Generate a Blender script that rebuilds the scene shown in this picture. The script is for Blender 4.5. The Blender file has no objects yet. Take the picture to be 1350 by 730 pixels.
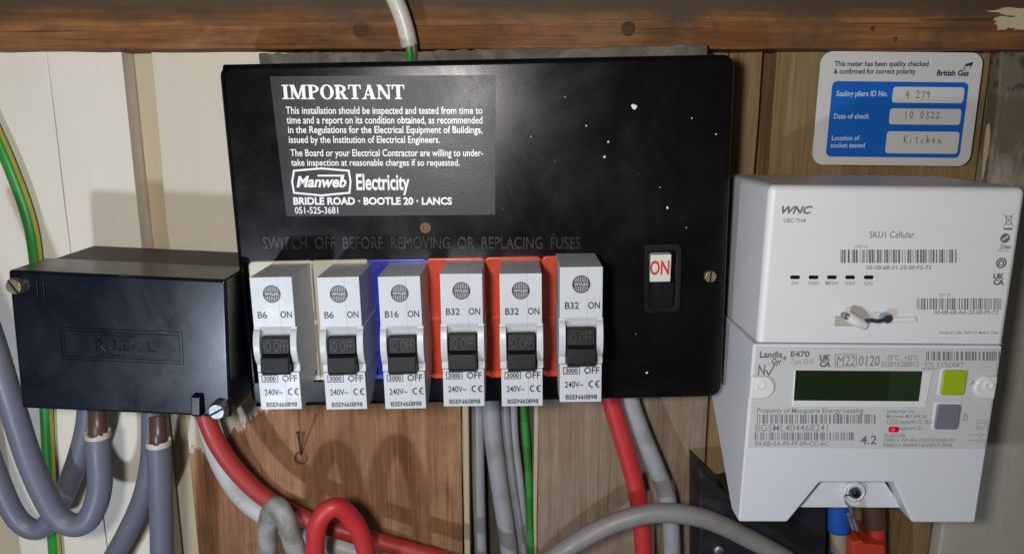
import bpy, bmesh, math, random
from mathutils import Vector, Matrix, Euler
rnd = random.Random(7)
R_ = math.radians
S = bpy.context.scene
COL = S.collection

# ------------------------------------------------------------------ camera, world, lamps, exposure
CAM_D, PITCH, FPX = .42, R_(12.), 1000.
cd = bpy.data.cameras.new('camera'); cam = bpy.data.objects.new('camera', cd); COL.objects.link(cam)
cam.location = (0, -CAM_D, 0); cam.rotation_euler = (R_(90) - PITCH, 0, 0)
cd.sensor_width = 36; cd.lens = 36 * FPX / 1350; cd.clip_start = .005; cd.clip_end = 20
S.camera = cam
w = bpy.data.worlds.new('World'); S.world = w; w.use_nodes = True
w.node_tree.nodes['Background'].inputs[0].default_value = (.95, .95, 1, 1)
w.node_tree.nodes['Background'].inputs[1].default_value = .05
def lamp(name, loc, power, rad, col):
    l = bpy.data.lights.new(name, 'POINT'); l.energy = power; l.shadow_soft_size = rad; l.color = col
    o = bpy.data.objects.new(name, l); COL.objects.link(o); o.location = loc
lamp('phone_flash', (-.056, -.44, .014), 4.4, .018, (1, .96, .92))
lamp('hand_torch', (-.245, -.48, -.24), 3.9, .012, (.74, .84, 1))
S.view_settings.view_transform = 'Standard'; S.view_settings.look = 'None'
S.view_settings.exposure = .1; S.view_settings.gamma = 1; S.view_settings.use_curve_mapping = False
S.render.engine = 'CYCLES'

# ------------------------------------------------------------------ helpers
FW = Vector((0, math.cos(PITCH), -math.sin(PITCH))); UPV = Vector((0, math.sin(PITCH), math.cos(PITCH)))
CP = Vector((0, -CAM_D, 0))
def ray(px, py): return Vector(((px - 675) / FPX, 0, 0)) + UPV * ((365 - py) / FPX) + FW
def at(px, py, Y):
    d = ray(px, py); return CP + d * ((Y + CAM_D) / d.y)

class Frame:                       # a thing's own axes: x right, y into the wall, z up; origin at the middle of its front face
    def __init__(s, ctr, rot):
        s.M = Matrix.Translation(ctr) @ Euler([R_(a) for a in rot], 'XYZ').to_matrix().to_4x4(); s.I = s.M.inverted()
    def L(s, px, py, y=0.):
        o = s.I @ CP; d = s.I.to_3x3() @ ray(px, py); p = o + d * ((y - o.y) / d.y); return (p.x, p.z)

class MB:
    def __init__(s): s.v = []; s.f = []; s.m = []
    def add(s, vs, fs, mi=0):
        b = len(s.v); s.v += [tuple(v) for v in vs]
        for f in fs: s.f.append(tuple(i + b for i in f)); s.m.append(mi)
        return s
    def box(s, x0, x1, y0, y1, z0, z1, mi=0):
        return s.add([(x, y, z) for x in (x0, x1) for y in (y0, y1) for z in (z0, z1)],
            [(0,1,3,2), (4,6,7,5), (0,4,5,1), (2,3,7,6), (0,2,6,4), (1,5,7,3)], mi)
    def poly(s, pts, y, mi=0): return s.add([(p[0], y, p[1]) for p in pts], [tuple(range(len(pts)))], mi)
    def prism(s, pts, y0, y1, mi=0):           # outline in x,z drawn out along y
        n = len(pts)
        return s.add([(p[0], y0, p[1]) for p in pts] + [(p[0], y1, p[1]) for p in pts],
            [tuple(range(n)), tuple(range(2*n-1, n-1, -1))] + [(i, n+i, n+(i+1) % n, (i+1) % n) for i in range(n)], mi)
    def side(s, pts, x0, x1, mi=0):            # outline in y,z drawn out along x
        n = len(pts)
        return s.add([(x0, p[0], p[1]) for p in pts] + [(x1, p[0], p[1]) for p in pts],
            [tuple(range(n)), tuple(range(2*n-1, n-1, -1))] + [(i, n+i, n+(i+1) % n, (i+1) % n) for i in range(n)], mi)
    def lathe(s, prof, cx, cz, n=24, mi=0):    # (radius, y) about an axis along y
        k = len(prof); vs = []
        for i in range(n):
            a = 2*math.pi*i/n
            for r, y in prof: vs.append((cx + r*math.cos(a), y, cz + r*math.sin(a)))
        fs = [(i*k+j, i*k+j+1, ((i+1) % n)*k+j+1, ((i+1) % n)*k+j) for i in range(n) for j in range(k-1)]
        s.add(vs, fs + [tuple(i*k for i in range(n)), tuple(i*k+k-1 for i in range(n))], mi); return s
    def tube(s, pts, rad, n=18, mat=None, closed=True):
        rad = rad if isinstance(rad, (list, tuple)) else [rad]*len(pts)
        T = []
        for i in range(len(pts)):
            T.append((pts[min(i+1, len(pts)-1)] - pts[max(i-1, 0)]).normalized())
        up = Vector((0, -1, 0)); u = (up - T[0]*up.dot(T[0])).normalized(); vs = []
        for i, p in enumerate(pts):
            u = (u - T[i]*u.dot(T[i])).normalized(); v = T[i].cross(u)
            for k in range(n):
                a = 2*math.pi*k/n; vs.append(p + (u*math.cos(a) + v*math.sin(a))*rad[i])
        b = len(s.v)
        for i in range(len(pts)-1):
            for k in range(n): s.f.append((b+i*n+k, b+i*n+(k+1) % n, b+(i+1)*n+(k+1) % n, b+(i+1)*n+k)); s.m.append(mat(k, i) if mat else 0)
        s.v += [tuple(v) for v in vs]
        if closed:
            s.f.append(tuple(b+k for k in range(n))); s.m.append(0); e = b+(len(pts)-1)*n
            s.f.append(tuple(e+k for k in reversed(range(n)))); s.m.append(0)
        return s
    def text(s, st, x0, x1, z0, z1, y, depth=0., bold=0., shear=0., mi=0, ang=0.):   # fitted: left, right, baseline, cap top
        vs, fs, xa, xb = glyphs(st, bold, shear)
        sx = (x1-x0)/max(xb-xa, 1e-6); sz = (z1-z0)/CAPH; out = []
        ca, sa = math.cos(ang), math.sin(ang)
        for v in vs:
            X = (v[0]-xa)*sx; Z = v[1]*sz; out.append((x0+X*ca-Z*sa, y, z0+X*sa+Z*ca))
        if depth:
            n = len(out); cnt = {}
            for f in fs:
                for i in range(len(f)): cnt.setdefault(frozenset((f[i], f[(i+1) % len(f)])), []).append((f[i], f[(i+1) % len(f)]))
            ff = list(fs) + [(e[0][1], e[0][0], e[0][0]+n, e[0][1]+n) for e in cnt.values() if len(e) == 1]
            s.add(out + [(a, b+depth, c) for a, b, c in out], ff, mi)
        else: s.add(out, fs, mi)
        return s
    def ring(s, cx, cz, ro, ri, y, n=28, a0=0., a1=2*math.pi, sx=1., mi=0):
        vs = []
        for i in range(n+1):
            a = a0 + (a1-a0)*i/n
            vs += [(cx+ro*sx*math.cos(a), y, cz+ro*math.sin(a)), (cx+ri*sx*math.cos(a), y, cz+ri*math.sin(a))]
        return s.add(vs, [(2*i, 2*i+2, 2*i+3, 2*i+1) for i in range(n)], mi)
    def line(s, pts, wd, y, closed=False, mi=0):
        m = len(pts)
        for i in range(m if closed else m-1):
            a = Vector(pts[i]); b = Vector(pts[(i+1) % m]); d = (b-a)
            if d.length == 0: continue
            d.normalize(); nn = Vector((-d.y, d.x))*wd/2; e = d*wd*.5
            s.poly([a-nn-e, b-nn+e, b+nn+e, a+nn-e], y - i*2e-6, mi)
        return s
    def data(s, name, mats, smooth=False, fix=True):
        me = bpy.data.meshes.new(name); me.from_pydata(s.v, [], s.f)
        for m in mats: me.materials.append(m)
        for p, i in zip(me.polygons, s.m): p.material_index = i; p.use_smooth = bool(smooth)
        if fix:
            bm = bmesh.new(); bm.from_mesh(me); bmesh.ops.recalc_face_normals(bm, faces=bm.faces); bm.to_mesh(me); bm.free()
        me.update(); return me

_g = {}
def glyphs(st, bold, shear):
    k = (st, bold, shear)
    if k not in _g:
        c = bpy.data.curves.new('t', 'FONT'); c.body = st; c.size = 1; c.offset = bold; c.shear = shear; c.resolution_u = 3
        o = bpy.data.objects.new('t', c); me = bpy.data.meshes.new_from_object(o)
        vs = [(v.co.x, v.co.y) for v in me.vertices]; fs = [tuple(p.vertices) for p in me.polygons]
        _g[k] = (vs, fs, min(v[0] for v in vs), max(v[0] for v in vs))
        bpy.data.objects.remove(o); bpy.data.curves.remove(c); bpy.data.meshes.remove(me)
    return _g[k]
CAPH = 1.; CAPH = max(v[1] for v in glyphs('H', 0, 0)[0])

def obj(name, me, parent=None, loc=None, bevel=0, seg=3, smooth=False):
    o = bpy.data.objects.new(name, me); COL.objects.link(o)
    if parent is not None: o.parent = parent
    if loc is not None: o.location = loc
    if bevel:
        b = o.modifiers.new('bevel', 'BEVEL'); b.width = bevel; b.segments = seg; b.limit_method = 'ANGLE'; b.angle_limit = R_(35)
        b.harden_normals = True
        for p in me.polygons: p.use_smooth = True
    return o
def tag(o, label, cat, group=None):
    o['label'] = label; o['category'] = cat
    if group: o['group'] = group
    return o
class Thing:                       # Empty at the thing's base; its parts are given in front-face coordinates
    def __init__(s, name, label, cat, fr, base, group=None):
        s.off = Vector((0, -base[0], -base[1])); s.fr = fr
        s.o = bpy.data.objects.new(name, None); COL.objects.link(s.o); s.o.empty_display_size = .01
        s.o.matrix_world = fr.M @ Matrix.Translation((0, base[0], base[1])); tag(s.o, label, cat, group)
    def part(s, name, mb, mats, parent=None, bevel=0, seg=3, smooth=False, fix=True, label=None):
        me = mb.data(name, mats if isinstance(mats, list) else [mats], smooth, fix) if isinstance(mb, MB) else mb
        o = obj(name, me, parent or s.o, None if parent else s.off, bevel, seg)
        if label: o['label'] = label
        return o
    def T(s, mb, st, x0, y0, x1, y1, y=-.00006, **k):         # text by its box: left, cap top, right, baseline
        a = s.fr.L(x0, y1, y); b = s.fr.L(x1, y1, y); c = s.fr.L((x0+x1)/2, y0, y); d = s.fr.L((x0+x1)/2, y1, y)
        ang = math.atan2(b[1]-a[1], b[0]-a[0])
        mb.text(st, a[0], a[0]+math.hypot(b[0]-a[0], b[1]-a[1]), a[1], a[1]+c[1]-d[1], y, ang=k.pop('ang', ang), **k)
    def quad(s, mb, x0, y0, x1, y1, y=-.00006, mi=0):
        mb.poly([s.fr.L(x0, y1, y), s.fr.L(x1, y1, y), s.fr.L(x1, y0, y), s.fr.L(x0, y0, y)], y, mi)
class Ink(MB):                     # each printed line becomes a part of its own
    def __init__(s, thing, m, parent=None): super().__init__(); s.th = thing; s.mt = m; s.pa = parent
    def text(s, *a, **k): s.th.part('lettering', MB().text(*a, **k), s.mt, s.pa, fix=False); return s
    def sym(s, name='symbol'): s.th.part(name, s, s.mt, s.pa, fix=False); s.v, s.f, s.m = [], [], []
def rrect(x0, x1, z0, z1, r, n=6):
    out = []
    for cx, cz, a in ((x1-r, z0+r, -90), (x1-r, z1-r, 0), (x0+r, z1-r, 90), (x0+r, z0+r, 180)):
        for i in range(n+1):
            t = R_(a + 90*i/n); out.append((cx+r*math.cos(t), cz+r*math.sin(t)))
    return out
def spline(P, n=10):
    P = [Vector(p) for p in P]; Q = [P[0]*2-P[1]] + P + [P[-1]*2-P[-2]]; out = []
    for i in range(1, len(Q)-2):
        a, b, c, d = Q[i-1:i+3]
        for k in range(n):
            t = k/n; out.append(.5*((2*b) + (c-a)*t + (2*a-5*b+4*c-d)*t*t + (3*b-a-3*c+d)*t**3))
    return out + [P[-1]]

# ------------------------------------------------------------------ materials
def mat(name): 
    m = bpy.data.materials.new(name); m.use_nodes = True; nt = m.node_tree; return m, nt, nt.nodes['Principled BSDF']
def node(nt, t, **k):
    n = nt.nodes.new(t)
    for a, b in k.items(): setattr(n, a, b)
    return n
def coords(nt, scale=(1, 1, 1), loc=(0, 0, 0)):
    tc = node(nt, 'ShaderNodeTexCoord'); mp = node(nt, 'ShaderNodeMapping'); mp.inputs['Scale'].default_value = scale; mp.inputs['Location'].default_value = loc
    nt.links.new(tc.outputs['Object'], mp.inputs[0]); return mp.outputs[0]
def noise(nt, co, scale, detail=4, rough=.55, dist=0):
    n = node(nt, 'ShaderNodeTexNoise'); n.inputs['Scale'].default_value = scale; n.inputs['Detail'].default_value = detail
    n.inputs['Roughness'].default_value = rough; n.inputs['Distortion'].default_value = dist
    nt.links.new(co, n.inputs['Vector']); return n.outputs[0]
def ramp(nt, fac, stops):
    r = node(nt, 'ShaderNodeValToRGB'); e = r.color_ramp.elements
    while len(e) < len(stops): e.new(.5)
    for q, (p, c) in zip(e, stops): q.position = p; q.color = (*c, 1) if len(c) == 3 else c
    nt.links.new(fac, r.inputs[0]); return r.outputs[0]
def ramp2(nt, v, a, b):
    n = node(nt, 'ShaderNodeMapRange'); n.inputs[1].default_value = a; n.inputs[2].default_value = b; n.inputs[3].default_value = .85; n.inputs[4].default_value = 0
    nt.links.new(v, n.inputs[0]); return n.outputs[0]
def mixc(nt, fac, a, b):
    m = node(nt, 'ShaderNodeMix', data_type='RGBA')
    for v, k in ((fac, 0), (a, 6), (b, 7)):
        if isinstance(v, (int, float)): m.inputs[k].default_value = v
        elif isinstance(v, tuple): m.inputs[k].default_value = (*v, 1)
        else: nt.links.new(v, m.inputs[k])
    return m.outputs[2]
def bump(nt, b, h, strength, dist):
    n = node(nt, 'ShaderNodeBump'); n.inputs['Strength'].default_value = strength; n.inputs['Distance'].default_value = dist
    nt.links.new(h, n.inputs['Height']); nt.links.new(n.outputs[0], b.inputs['Normal'])
G = lambda v: (v, v, v)
def plastic(name, c, rough=.4, dirt=.12, dcol=(.25, .2, .15), dscale=60, bmp=.15, spec=.5, cut=(.52, .75)):
    m, nt, b = mat(name); co = coords(nt)
    d = ramp(nt, noise(nt, co, dscale, 6, .65), [(cut[0], G(0)), (cut[1], G(dirt))])
    oi = node(nt, 'ShaderNodeObjectInfo'); ag = ramp(nt, oi.outputs['Random'], [(0, G(0)), (1, G(.07))]); k = mixc(nt, d, c, dcol); k = mixc(nt, ag, k, tuple(q*w_ for q, w_ in zip(c, (.75, .68, .5))))
    sc = ramp(nt, noise(nt, co, dscale*5, 5, .75), [(.68, G(0)), (.74, G(min(.6, dirt*2)))]); k = mixc(nt, sc, k, dcol)
    nt.links.new(k, b.inputs['Base Color'])
    r = ramp(nt, noise(nt, co, 90, 5), [(.3, G(max(rough-.07, .05))), (.7, G(rough+.1))]); nt.links.new(r, b.inputs['Roughness'])
    b.inputs['Specular IOR Level'].default_value = spec
    bump(nt, b, noise(nt, co, 900, 2), bmp, .0001); return m
def plain(name, c, rough=.5, metal=0.):
    m, nt, b = mat(name); b.inputs['Base Color'].default_value = (*c, 1); b.inputs['Metallic'].default_value = metal
    co = coords(nt); r = ramp(nt, noise(nt, co, 400, 3), [(.3, G(max(.03, rough-.1))), (.7, G(min(1, rough+.1)))]); nt.links.new(r, b.inputs['Roughness']); return m
def black(name, base, rough, dust, dcol, tex=.25, ts=1500):
    m, nt, b = mat(name); co = coords(nt)
    n1 = noise(nt, co, 22, 7, .7, .6); n2 = noise(nt, co, 420, 3, .6)
    d = ramp(nt, n1, [(.45, G(0)), (.75, G(dust))])
    sp = ramp(nt, n2, [(.755, G(0)), (.80, G(.3))])
    c = mixc(nt, d, base, dcol); c = mixc(nt, sp, c, tuple(min(1, x*1.6) for x in dcol))
    for rz, sd in ((.5, 1), (-.9, 2), (1.35, 3)):
        mpn = node(nt, 'ShaderNodeMapping'); mpn.inputs['Rotation'].default_value = (0, rz, 0); mpn.inputs['Scale'].default_value = (.05, 1, 1); mpn.inputs['Location'].default_value = (sd, sd, 0); nt.links.new(co, mpn.inputs[0])
        c = mixc(nt, ramp(nt, noise(nt, mpn.outputs[0], 700, 2, .5), [(.765, G(0)), (.785, G(.35))]), c, dcol)
    nt.links.new(c, b.inputs['Base Color'])
    nt.links.new(ramp(nt, n1, [(.35, G(rough)), (.75, G(rough+.16))]), b.inputs['Roughness'])
    bump(nt, b, noise(nt, co, ts, 3, .6), tex, .0002); return m
def wood(name, dark, mid, light, seed=0, axis='z', dirt=0., dcol=(.05, .04, .03), paint=None, pcol=(.62, .56, .44), rough=.65):
    m, nt, b = mat(name)
    sc = (1, 1, .045) if axis == 'z' else (.045, 1, 1)
    co = coords(nt, sc, (seed*1.7, 0, seed*.37)); iso = coords(nt, (1, 1, 1), (seed, seed, 0))
    fine = noise(nt, co, 620, 5, .65); wide = noise(nt, co, 95, 4, .6, 1.2); big = noise(nt, iso, 14, 4)
    f = node(nt, 'ShaderNodeMath', operation='MULTIPLY_ADD'); nt.links.new(wide, f.inputs[0]); f.inputs[1].default_value = .62
    g = node(nt, 'ShaderNodeMath', operation='MULTIPLY'); nt.links.new(fine, g.inputs[0]); g.inputs[1].default_value = .42
    nt.links.new(g.outputs[0], f.inputs[2])
    c = ramp(nt, f.outputs[0], [(.34, dark), (.52, mid), (.68, light)])
    d = ramp(nt, noise(nt, iso, 26, 9, .74), [(.44, G(0)), (.66, G(min(1, dirt*1.15)))]); c = mixc(nt, d, c, dcol)
    if paint is not None:                                  # an old smear of paint of its own shape
        tc = node(nt, 'ShaderNodeTexCoord'); dt = node(nt, 'ShaderNodeVectorMath', operation='DOT_PRODUCT'); nt.links.new(tc.outputs['Object'], dt.inputs[0]); dt.inputs[1].default_value = (-.6, 0, 1)
        ad = node(nt, 'ShaderNodeMath', operation='MULTIPLY_ADD'); nt.links.new(noise(nt, coords(nt, (1, 1, .5)), 150, 9, .78), ad.inputs[0]); ad.inputs[1].default_value = .055; nt.links.new(dt.outputs['Value'], ad.inputs[2])
        pm_ = ramp2(nt, ad.outputs[0], paint+.0285, paint+.026)
    pale = ramp(nt, noise(nt, coords(nt, (1, 1, .4) if axis == 'z' else (.4, 1, 1), (seed*3, 0, 1)), 30, 6, .65), [(.54, G(0)), (.70, G(.45))]); c = mixc(nt, pale, c, tuple(min(1, q*1.25+.05) for q in light))
    pore = ramp(nt, noise(nt, coords(nt, (1, 1, .012) if axis == 'z' else (.012, 1, 1), (seed, 0, 7)), 900, 2, .5), [(.30, G(.75)), (.40, G(0))]); c = mixc(nt, pore, c, tuple(q*.55 for q in dark))
    if paint is not None: c = mixc(nt, pm_, c, pcol)
    sp = ramp(nt, noise(nt, iso, 170, 5, .75), [(.26, G(.9)), (.33, G(0))]); c = mixc(nt, sp, c, tuple(q*.6 for q in dark))
    nt.links.new(c, b.inputs['Base Color']); nt.links.new(ramp(nt, big, [(.3, G(rough-.12)), (.7, G(rough+.15))]), b.inputs['Roughness'])
    b.inputs['Specular IOR Level'].default_value = .18; bump(nt, b, fine, .6, .0006); return m
def paint(name, c, stain, dark, amount=.5, seed=0, rough=.6, spots=.22):
    m, nt, b = mat(name); co = coords(nt, (1, 1, 1), (seed, 0, seed)); st = coords(nt, (1, 1, .3), (seed, 0, 1))
    a = ramp(nt, noise(nt, st, 20, 7, .65, .5), [(.40, G(0)), (.75, G(amount))]); k = mixc(nt, a, c, stain)
    sp = ramp(nt, noise(nt, co, 110, 6, .72), [(spots, G(.9)), (spots+.07, G(0))]); k = mixc(nt, sp, k, dark)
    nt.links.new(k, b.inputs['Base Color']); b.inputs['Roughness'].default_value = rough
    bump(nt, b, noise(nt, coords(nt, (1, 1, .2)), 260, 5, .6), .4, .0006); return m

M_cream = paint('cream_paint', (.76, .71, .61), (.62, .55, .42), (.16, .12, .08), .35, 2)
M_cream2 = paint('old_cream_paint', (.50, .42, .30), (.33, .25, .16), (.12, .09, .06), .8, 5)
M_edge = paint('cream_edge_paint', (.50, .42, .28), (.36, .28, .17), (.15, .11, .07), .6, 8)
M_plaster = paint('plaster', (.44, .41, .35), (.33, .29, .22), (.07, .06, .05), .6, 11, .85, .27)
def _upper_tone(m):                                 # upper wall browner and darker, with ragged pale streaks and mould dots
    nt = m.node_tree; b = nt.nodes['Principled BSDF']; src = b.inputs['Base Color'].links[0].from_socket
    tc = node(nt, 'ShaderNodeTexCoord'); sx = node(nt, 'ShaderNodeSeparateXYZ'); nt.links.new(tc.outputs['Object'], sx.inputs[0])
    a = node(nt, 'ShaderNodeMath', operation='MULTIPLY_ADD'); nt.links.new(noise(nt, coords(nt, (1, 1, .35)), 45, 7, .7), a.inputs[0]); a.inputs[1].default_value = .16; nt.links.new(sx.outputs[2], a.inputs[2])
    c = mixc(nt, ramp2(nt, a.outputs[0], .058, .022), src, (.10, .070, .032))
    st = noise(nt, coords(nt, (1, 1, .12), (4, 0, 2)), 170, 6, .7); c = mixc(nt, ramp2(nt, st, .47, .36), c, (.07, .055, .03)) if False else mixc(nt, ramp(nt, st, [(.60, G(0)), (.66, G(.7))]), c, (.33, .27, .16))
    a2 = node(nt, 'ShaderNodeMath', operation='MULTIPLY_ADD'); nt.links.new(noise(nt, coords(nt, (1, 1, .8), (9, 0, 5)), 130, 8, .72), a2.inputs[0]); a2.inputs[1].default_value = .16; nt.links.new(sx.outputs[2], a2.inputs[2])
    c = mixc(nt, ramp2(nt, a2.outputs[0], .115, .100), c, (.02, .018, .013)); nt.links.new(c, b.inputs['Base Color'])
_upper_tone(M_plaster)
M_orange = wood('pine_board', (.165, .068, .030), (.31, .152, .075), (.43, .235, .125), 1, dirt=.45, dcol=(.12, .07, .045), paint=at(296, 570, 0).z-.6*at(296, 570, 0).x, pcol=(.70, .65, .54))
M_tan = wood('tan_board', (.19, .132, .092), (.275, .205, .15), (.36, .28, .21), 3, dirt=.4, dcol=(.2, .13, .08))
M_tan2 = wood('pale_board', (.155, .10, .040), (.23, .155, .068), (.31, .22, .108), 6, dirt=.35, dcol=(.22, .15, .09))
M_brown = wood('brown_batten', (.09, .045, .02), (.17, .088, .04), (.24, .13, .065), 9, dirt=.3)
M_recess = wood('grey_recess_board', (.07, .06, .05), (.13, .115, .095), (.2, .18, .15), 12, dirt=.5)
M_beam = wood('beam_wood', (.10, .036, .011), (.21, .083, .026), (.30, .14, .052), 15, 'x', dirt=.8, dcol=(.075, .05, .03))
def _dark_top(m, z0, col):  # darkens the base colour towards the top, ragged by noise
    nt = m.node_tree; b = nt.nodes['Principled BSDF']; src = b.inputs['Base Color'].links[0].from_socket
    tc = node(nt, 'ShaderNodeTexCoord'); sx = node(nt, 'ShaderNodeSeparateXYZ'); nt.links.new(tc.outputs['Object'], sx.inputs[0])
    a = node(nt, 'ShaderNodeMath', operation='MULTIPLY_ADD'); nt.links.new(noise(nt, coords(nt, (.4, 1, 1)), 60, 7, .7), a.inputs[0]); a.inputs[1].default_value = .022; nt.links.new(sx.outputs[2], a.inputs[2])
    nt.links.new(mixc(nt, ramp2(nt, a.outputs[0], z0+.016, z0+.008), src, col), b.inputs['Base Color'])
_dark_top(M_beam, at(675, 24, -.022).z, (.062, .047, .030))
M_cover = black('black_enamel', (.0035, .0028, .003), .19, .018, (.2, .19, .18), .12)
M_basebl = black('brown_black_bakelite', (.018, .013, .010), .5, .5, (.16, .13, .11), .5)
M_cover.node_tree.nodes['Principled BSDF'].inputs['Specular IOR Level'].default_value = .24
M_lid = black('blue_sheen_bakelite', (.002, .0035, .009), .21, .02, (.14, .17, .26), .1)  # black bakelite, the lamp's bluish sheen put into the base colour
M_dust = black('dusty_board', (.10, .085, .072), .8, .9, (.36, .33, .30), 1., 900)
M_notice = black('notice_foil', (.015, .0155, .017), .33, .06, (.25, .25, .25), .35)
M_notice.node_tree.nodes['Principled BSDF'].inputs['Specular IOR Level'].default_value = .36
M_white_ink = plain('white_ink', (.82, .82, .82), .4)
M_breaker = plastic('breaker_grey', (.51, .53, .555), .36, .14, (.4, .35, .28), 120)
M_ink = plain('dark_ink', (.028, .028, .034), .45)
M_toggle = plastic('toggle_black', (.006, .006, .007), .45, .05, (.2, .2, .2), 200, spec=.25)
M_emb = plain('worn_emboss', (.024, .024, .024), .4)
M_emb2 = plain('glint_emboss', (.013, .0125, .012), .32)  # greyer than the cover: glints on the raised letters put into the colour
M_red = plastic('red_plastic', (.60, .062, .026), .28, .12, (.25, .05, .03), 80)
M_blue = plastic('blue_plastic', (.016, .03, .33), .28, .1, (.05, .05, .15), 80)
M_shield = plastic('cream_plastic', (.50, .46, .38), .4, .3, (.3, .22, .12), 80)
M_meter = plastic('meter_white', (.64, .66, .69), .42, .05, (.4, .36, .3), 50, .06)
M_hub = plastic('hub_white', (.71, .715, .725), .42, .05, (.45, .4, .33), 50, .06)
M_faceplate = plastic('meter_face', (.56, .565, .565), .38, .04, (.4, .36, .3), 50, .05)
M_grey_ink = plain('grey_ink', (.15, .15, .165), .5)
M_light_ink = plain('pale_ink', (.30, .30, .31), .5)
M_lcd = plain('lcd_glass', (.012, .022, .008), .12)
M_lcd_refl = plain('lcd_reflection', (.020, .034, .014), .16)  # same glass, with the reflection at its right end put into the colour
M_clear = plastic('frosted_plastic', (.70, .70, .68), .2, .05, (.5, .45, .4), 90)
M_green = plastic('green_rubber', (.33, .44, .012), .45, .1, (.2, .25, .02), 300)
M_greyb = plastic('grey_rubber', (.16, .165, .21), .45, .1, (.1, .1, .1), 300)
m, nt, b = mat('red_led'); b.inputs['Base Color'].default_value = (.6, .01, .02, 1); b.inputs['Emission Color'].default_value = (1, .03, .05, 1); b.inputs['Emission Strength'].default_value = .5; M_led = m
M_zinc = plain('zinc', (.36, .37, .38), .5, 1.)
M_brass = plain('dull_brass', (.36, .30, .20), .42, .9)
M_bluezinc = plain('blue_zinc', (.35, .45, .52), .25, 1.)
M_card = plastic('card_white', (.62, .61, .59), .45, .06, (.4, .36, .3), 60)
M_cardblue = plastic('card_blue', (.004, .115, .50), .4, .05, (.02, .1, .3), 60)
M_navy = plain('navy_ink', (.02, .02, .11), .5)
M_leaf = plain('leaf_green_ink', (.16, .36, .05), .5)
M_pencil = plain('pen_ink', (.12, .12, .16), .6)
M_redink = plain('red_ink', (.55, .04, .02), .45)
M_switchwhite = plastic('switch_white', (.66, .64, .58), .35, .1, (.4, .3, .2), 100)
M_grey_pvc = plastic('grey_pvc', (.13, .135, .18), .44, .45, (.19, .175, .16), 30, .25)
M_dark_pvc = plastic('dark_grey_pvc', (.075, .070, .066), .4, .3, (.1, .08, .06), 40, .1)
M_lgrey_pvc = plastic('pale_grey_pvc', (.32, .33, .355), .46, .7, (.20, .18, .15), 55, .15)
M_arch_pvc = plastic('dusty_grey_pvc', (.23, .222, .215), .45, .8, (.15, .12, .09), 45, .2)
M_white_grey = plastic('whitish_pvc', (.50, .50, .50), .45, .6, (.3, .26, .2), 55, .15)
M_arch_pale = plastic('stained_grey_pvc', (.34, .345, .36), .46, .85, (.17, .15, .11), 40, .2, cut=(.45, .6))
M_red_pvc = plastic('red_pvc', (.50, .030, .034), .42, .5, (.34, .07, .07), 45, .1)
M_red_old = plastic('dusty_red_pvc', (.44, .035, .035), .42, .6, (.26, .06, .05), 60, .15, cut=(.42, .7))
M_brown_pvc = plastic('brown_pvc', (.085, .045, .03), .35, .2, (.1, .07, .05), 60)
M_green_pvc = plastic('green_pvc', (.028, .27, .038), .38, .3, (.05, .15, .03), 60)
M_yellow_pvc = plastic('yellow_pvc', (.50, .40, .04), .4, .3, (.3, .2, .05), 60)
M_dgreen = plastic('old_green_pvc', (.02, .19, .02), .4, .4, (.03, .08, .02), 60)
M_white_pvc = plastic('white_pvc', (.52, .49, .43), .38, .4, (.38, .31, .22), 50)
M_bluesl = plastic('blue_sleeve', (.012, .09, .40), .35, .15, (.03, .06, .2), 80)
M_orange_pl = plastic('orange_red_plastic', (.50, .055, .02), .4, .3, (.3, .05, .02), 80)
M_speck = plain('white_paint_speck', (.75, .74, .7), .6)
M_rust = paint('rusty_steel', (.16, .085, .04), (.08, .04, .02), (.03, .02, .01), .8, 3, .7)
M_black_pl = black('black_block_plastic', (.012, .012, .015), .38, .2, (.12, .12, .13), .2)

# ------------------------------------------------------------------ setting: board wall, plaster, beam
wall = bpy.data.objects.new('board_wall', None); COL.objects.link(wall); wall['kind'] = 'structure'
ZB, ZT = -.42, .045
def bx(px): return at(px, 640, 0).x
def plank(px0, px1, y0, y1, m, name='plank', zb=ZB, zt=ZT, taper=0.):
    x0, x1 = (bx(px0), bx(px1)); mb = MB(); n = 10
    pr = []; jit = lambda: rnd.uniform(-.0004, .0004)
    lft = [(x0+jit(), zb+(zt-zb)*i/n) for i in range(n+1)]; rgt = [(x1+jit(), zb+(zt-zb)*i/n) for i in range(n+1)]
    mb.prism(lft[::-1] + rgt, y0, y1) if False else mb.prism([lft[0]] + rgt + lft[:0:-1], y0, y1)
    return obj(name, mb.data(name, [m]), wall, None, .0006, 2)
plank(-420, 16, .001, .03, M_cream2)
plank(17.5, 133, -.002, .028, M_cream)
plank(134, 221, -.0022, .028, M_cream)
plank(222, 251, .010, .03, M_edge)  # shaded side of the cream board, its shade put into a tan colour
plank(252.5, 609, 0, .03, M_orange)
plank(610, 619, .003, .034, M_edge)
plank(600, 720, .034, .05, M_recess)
plank(703, 709, .002, .034, M_edge)
plank(710, 928, 0, .03, M_tan)
plank(929.5, 967, -.0005, .03, M_tan2)
plank(962, 1000, .010, .03, M_brown)
plank(984.5, 1235, 0, .03, M_tan2)
px = bx(1240)
mb = MB(); n = 24                                           # rough plaster edge
edge = [(px + rnd.uniform(-.0012, .0012), ZB + (ZT-ZB)*i/n) for i in range(n+1)]
mb.prism(edge[::-1] + [(px+.35, ZB), (px+.35, ZT)], -.006, .03)
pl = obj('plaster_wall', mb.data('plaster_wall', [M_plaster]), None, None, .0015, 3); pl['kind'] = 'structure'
mb = MB()                                                   # old paint runs left on the plaster and the board beside it
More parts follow.
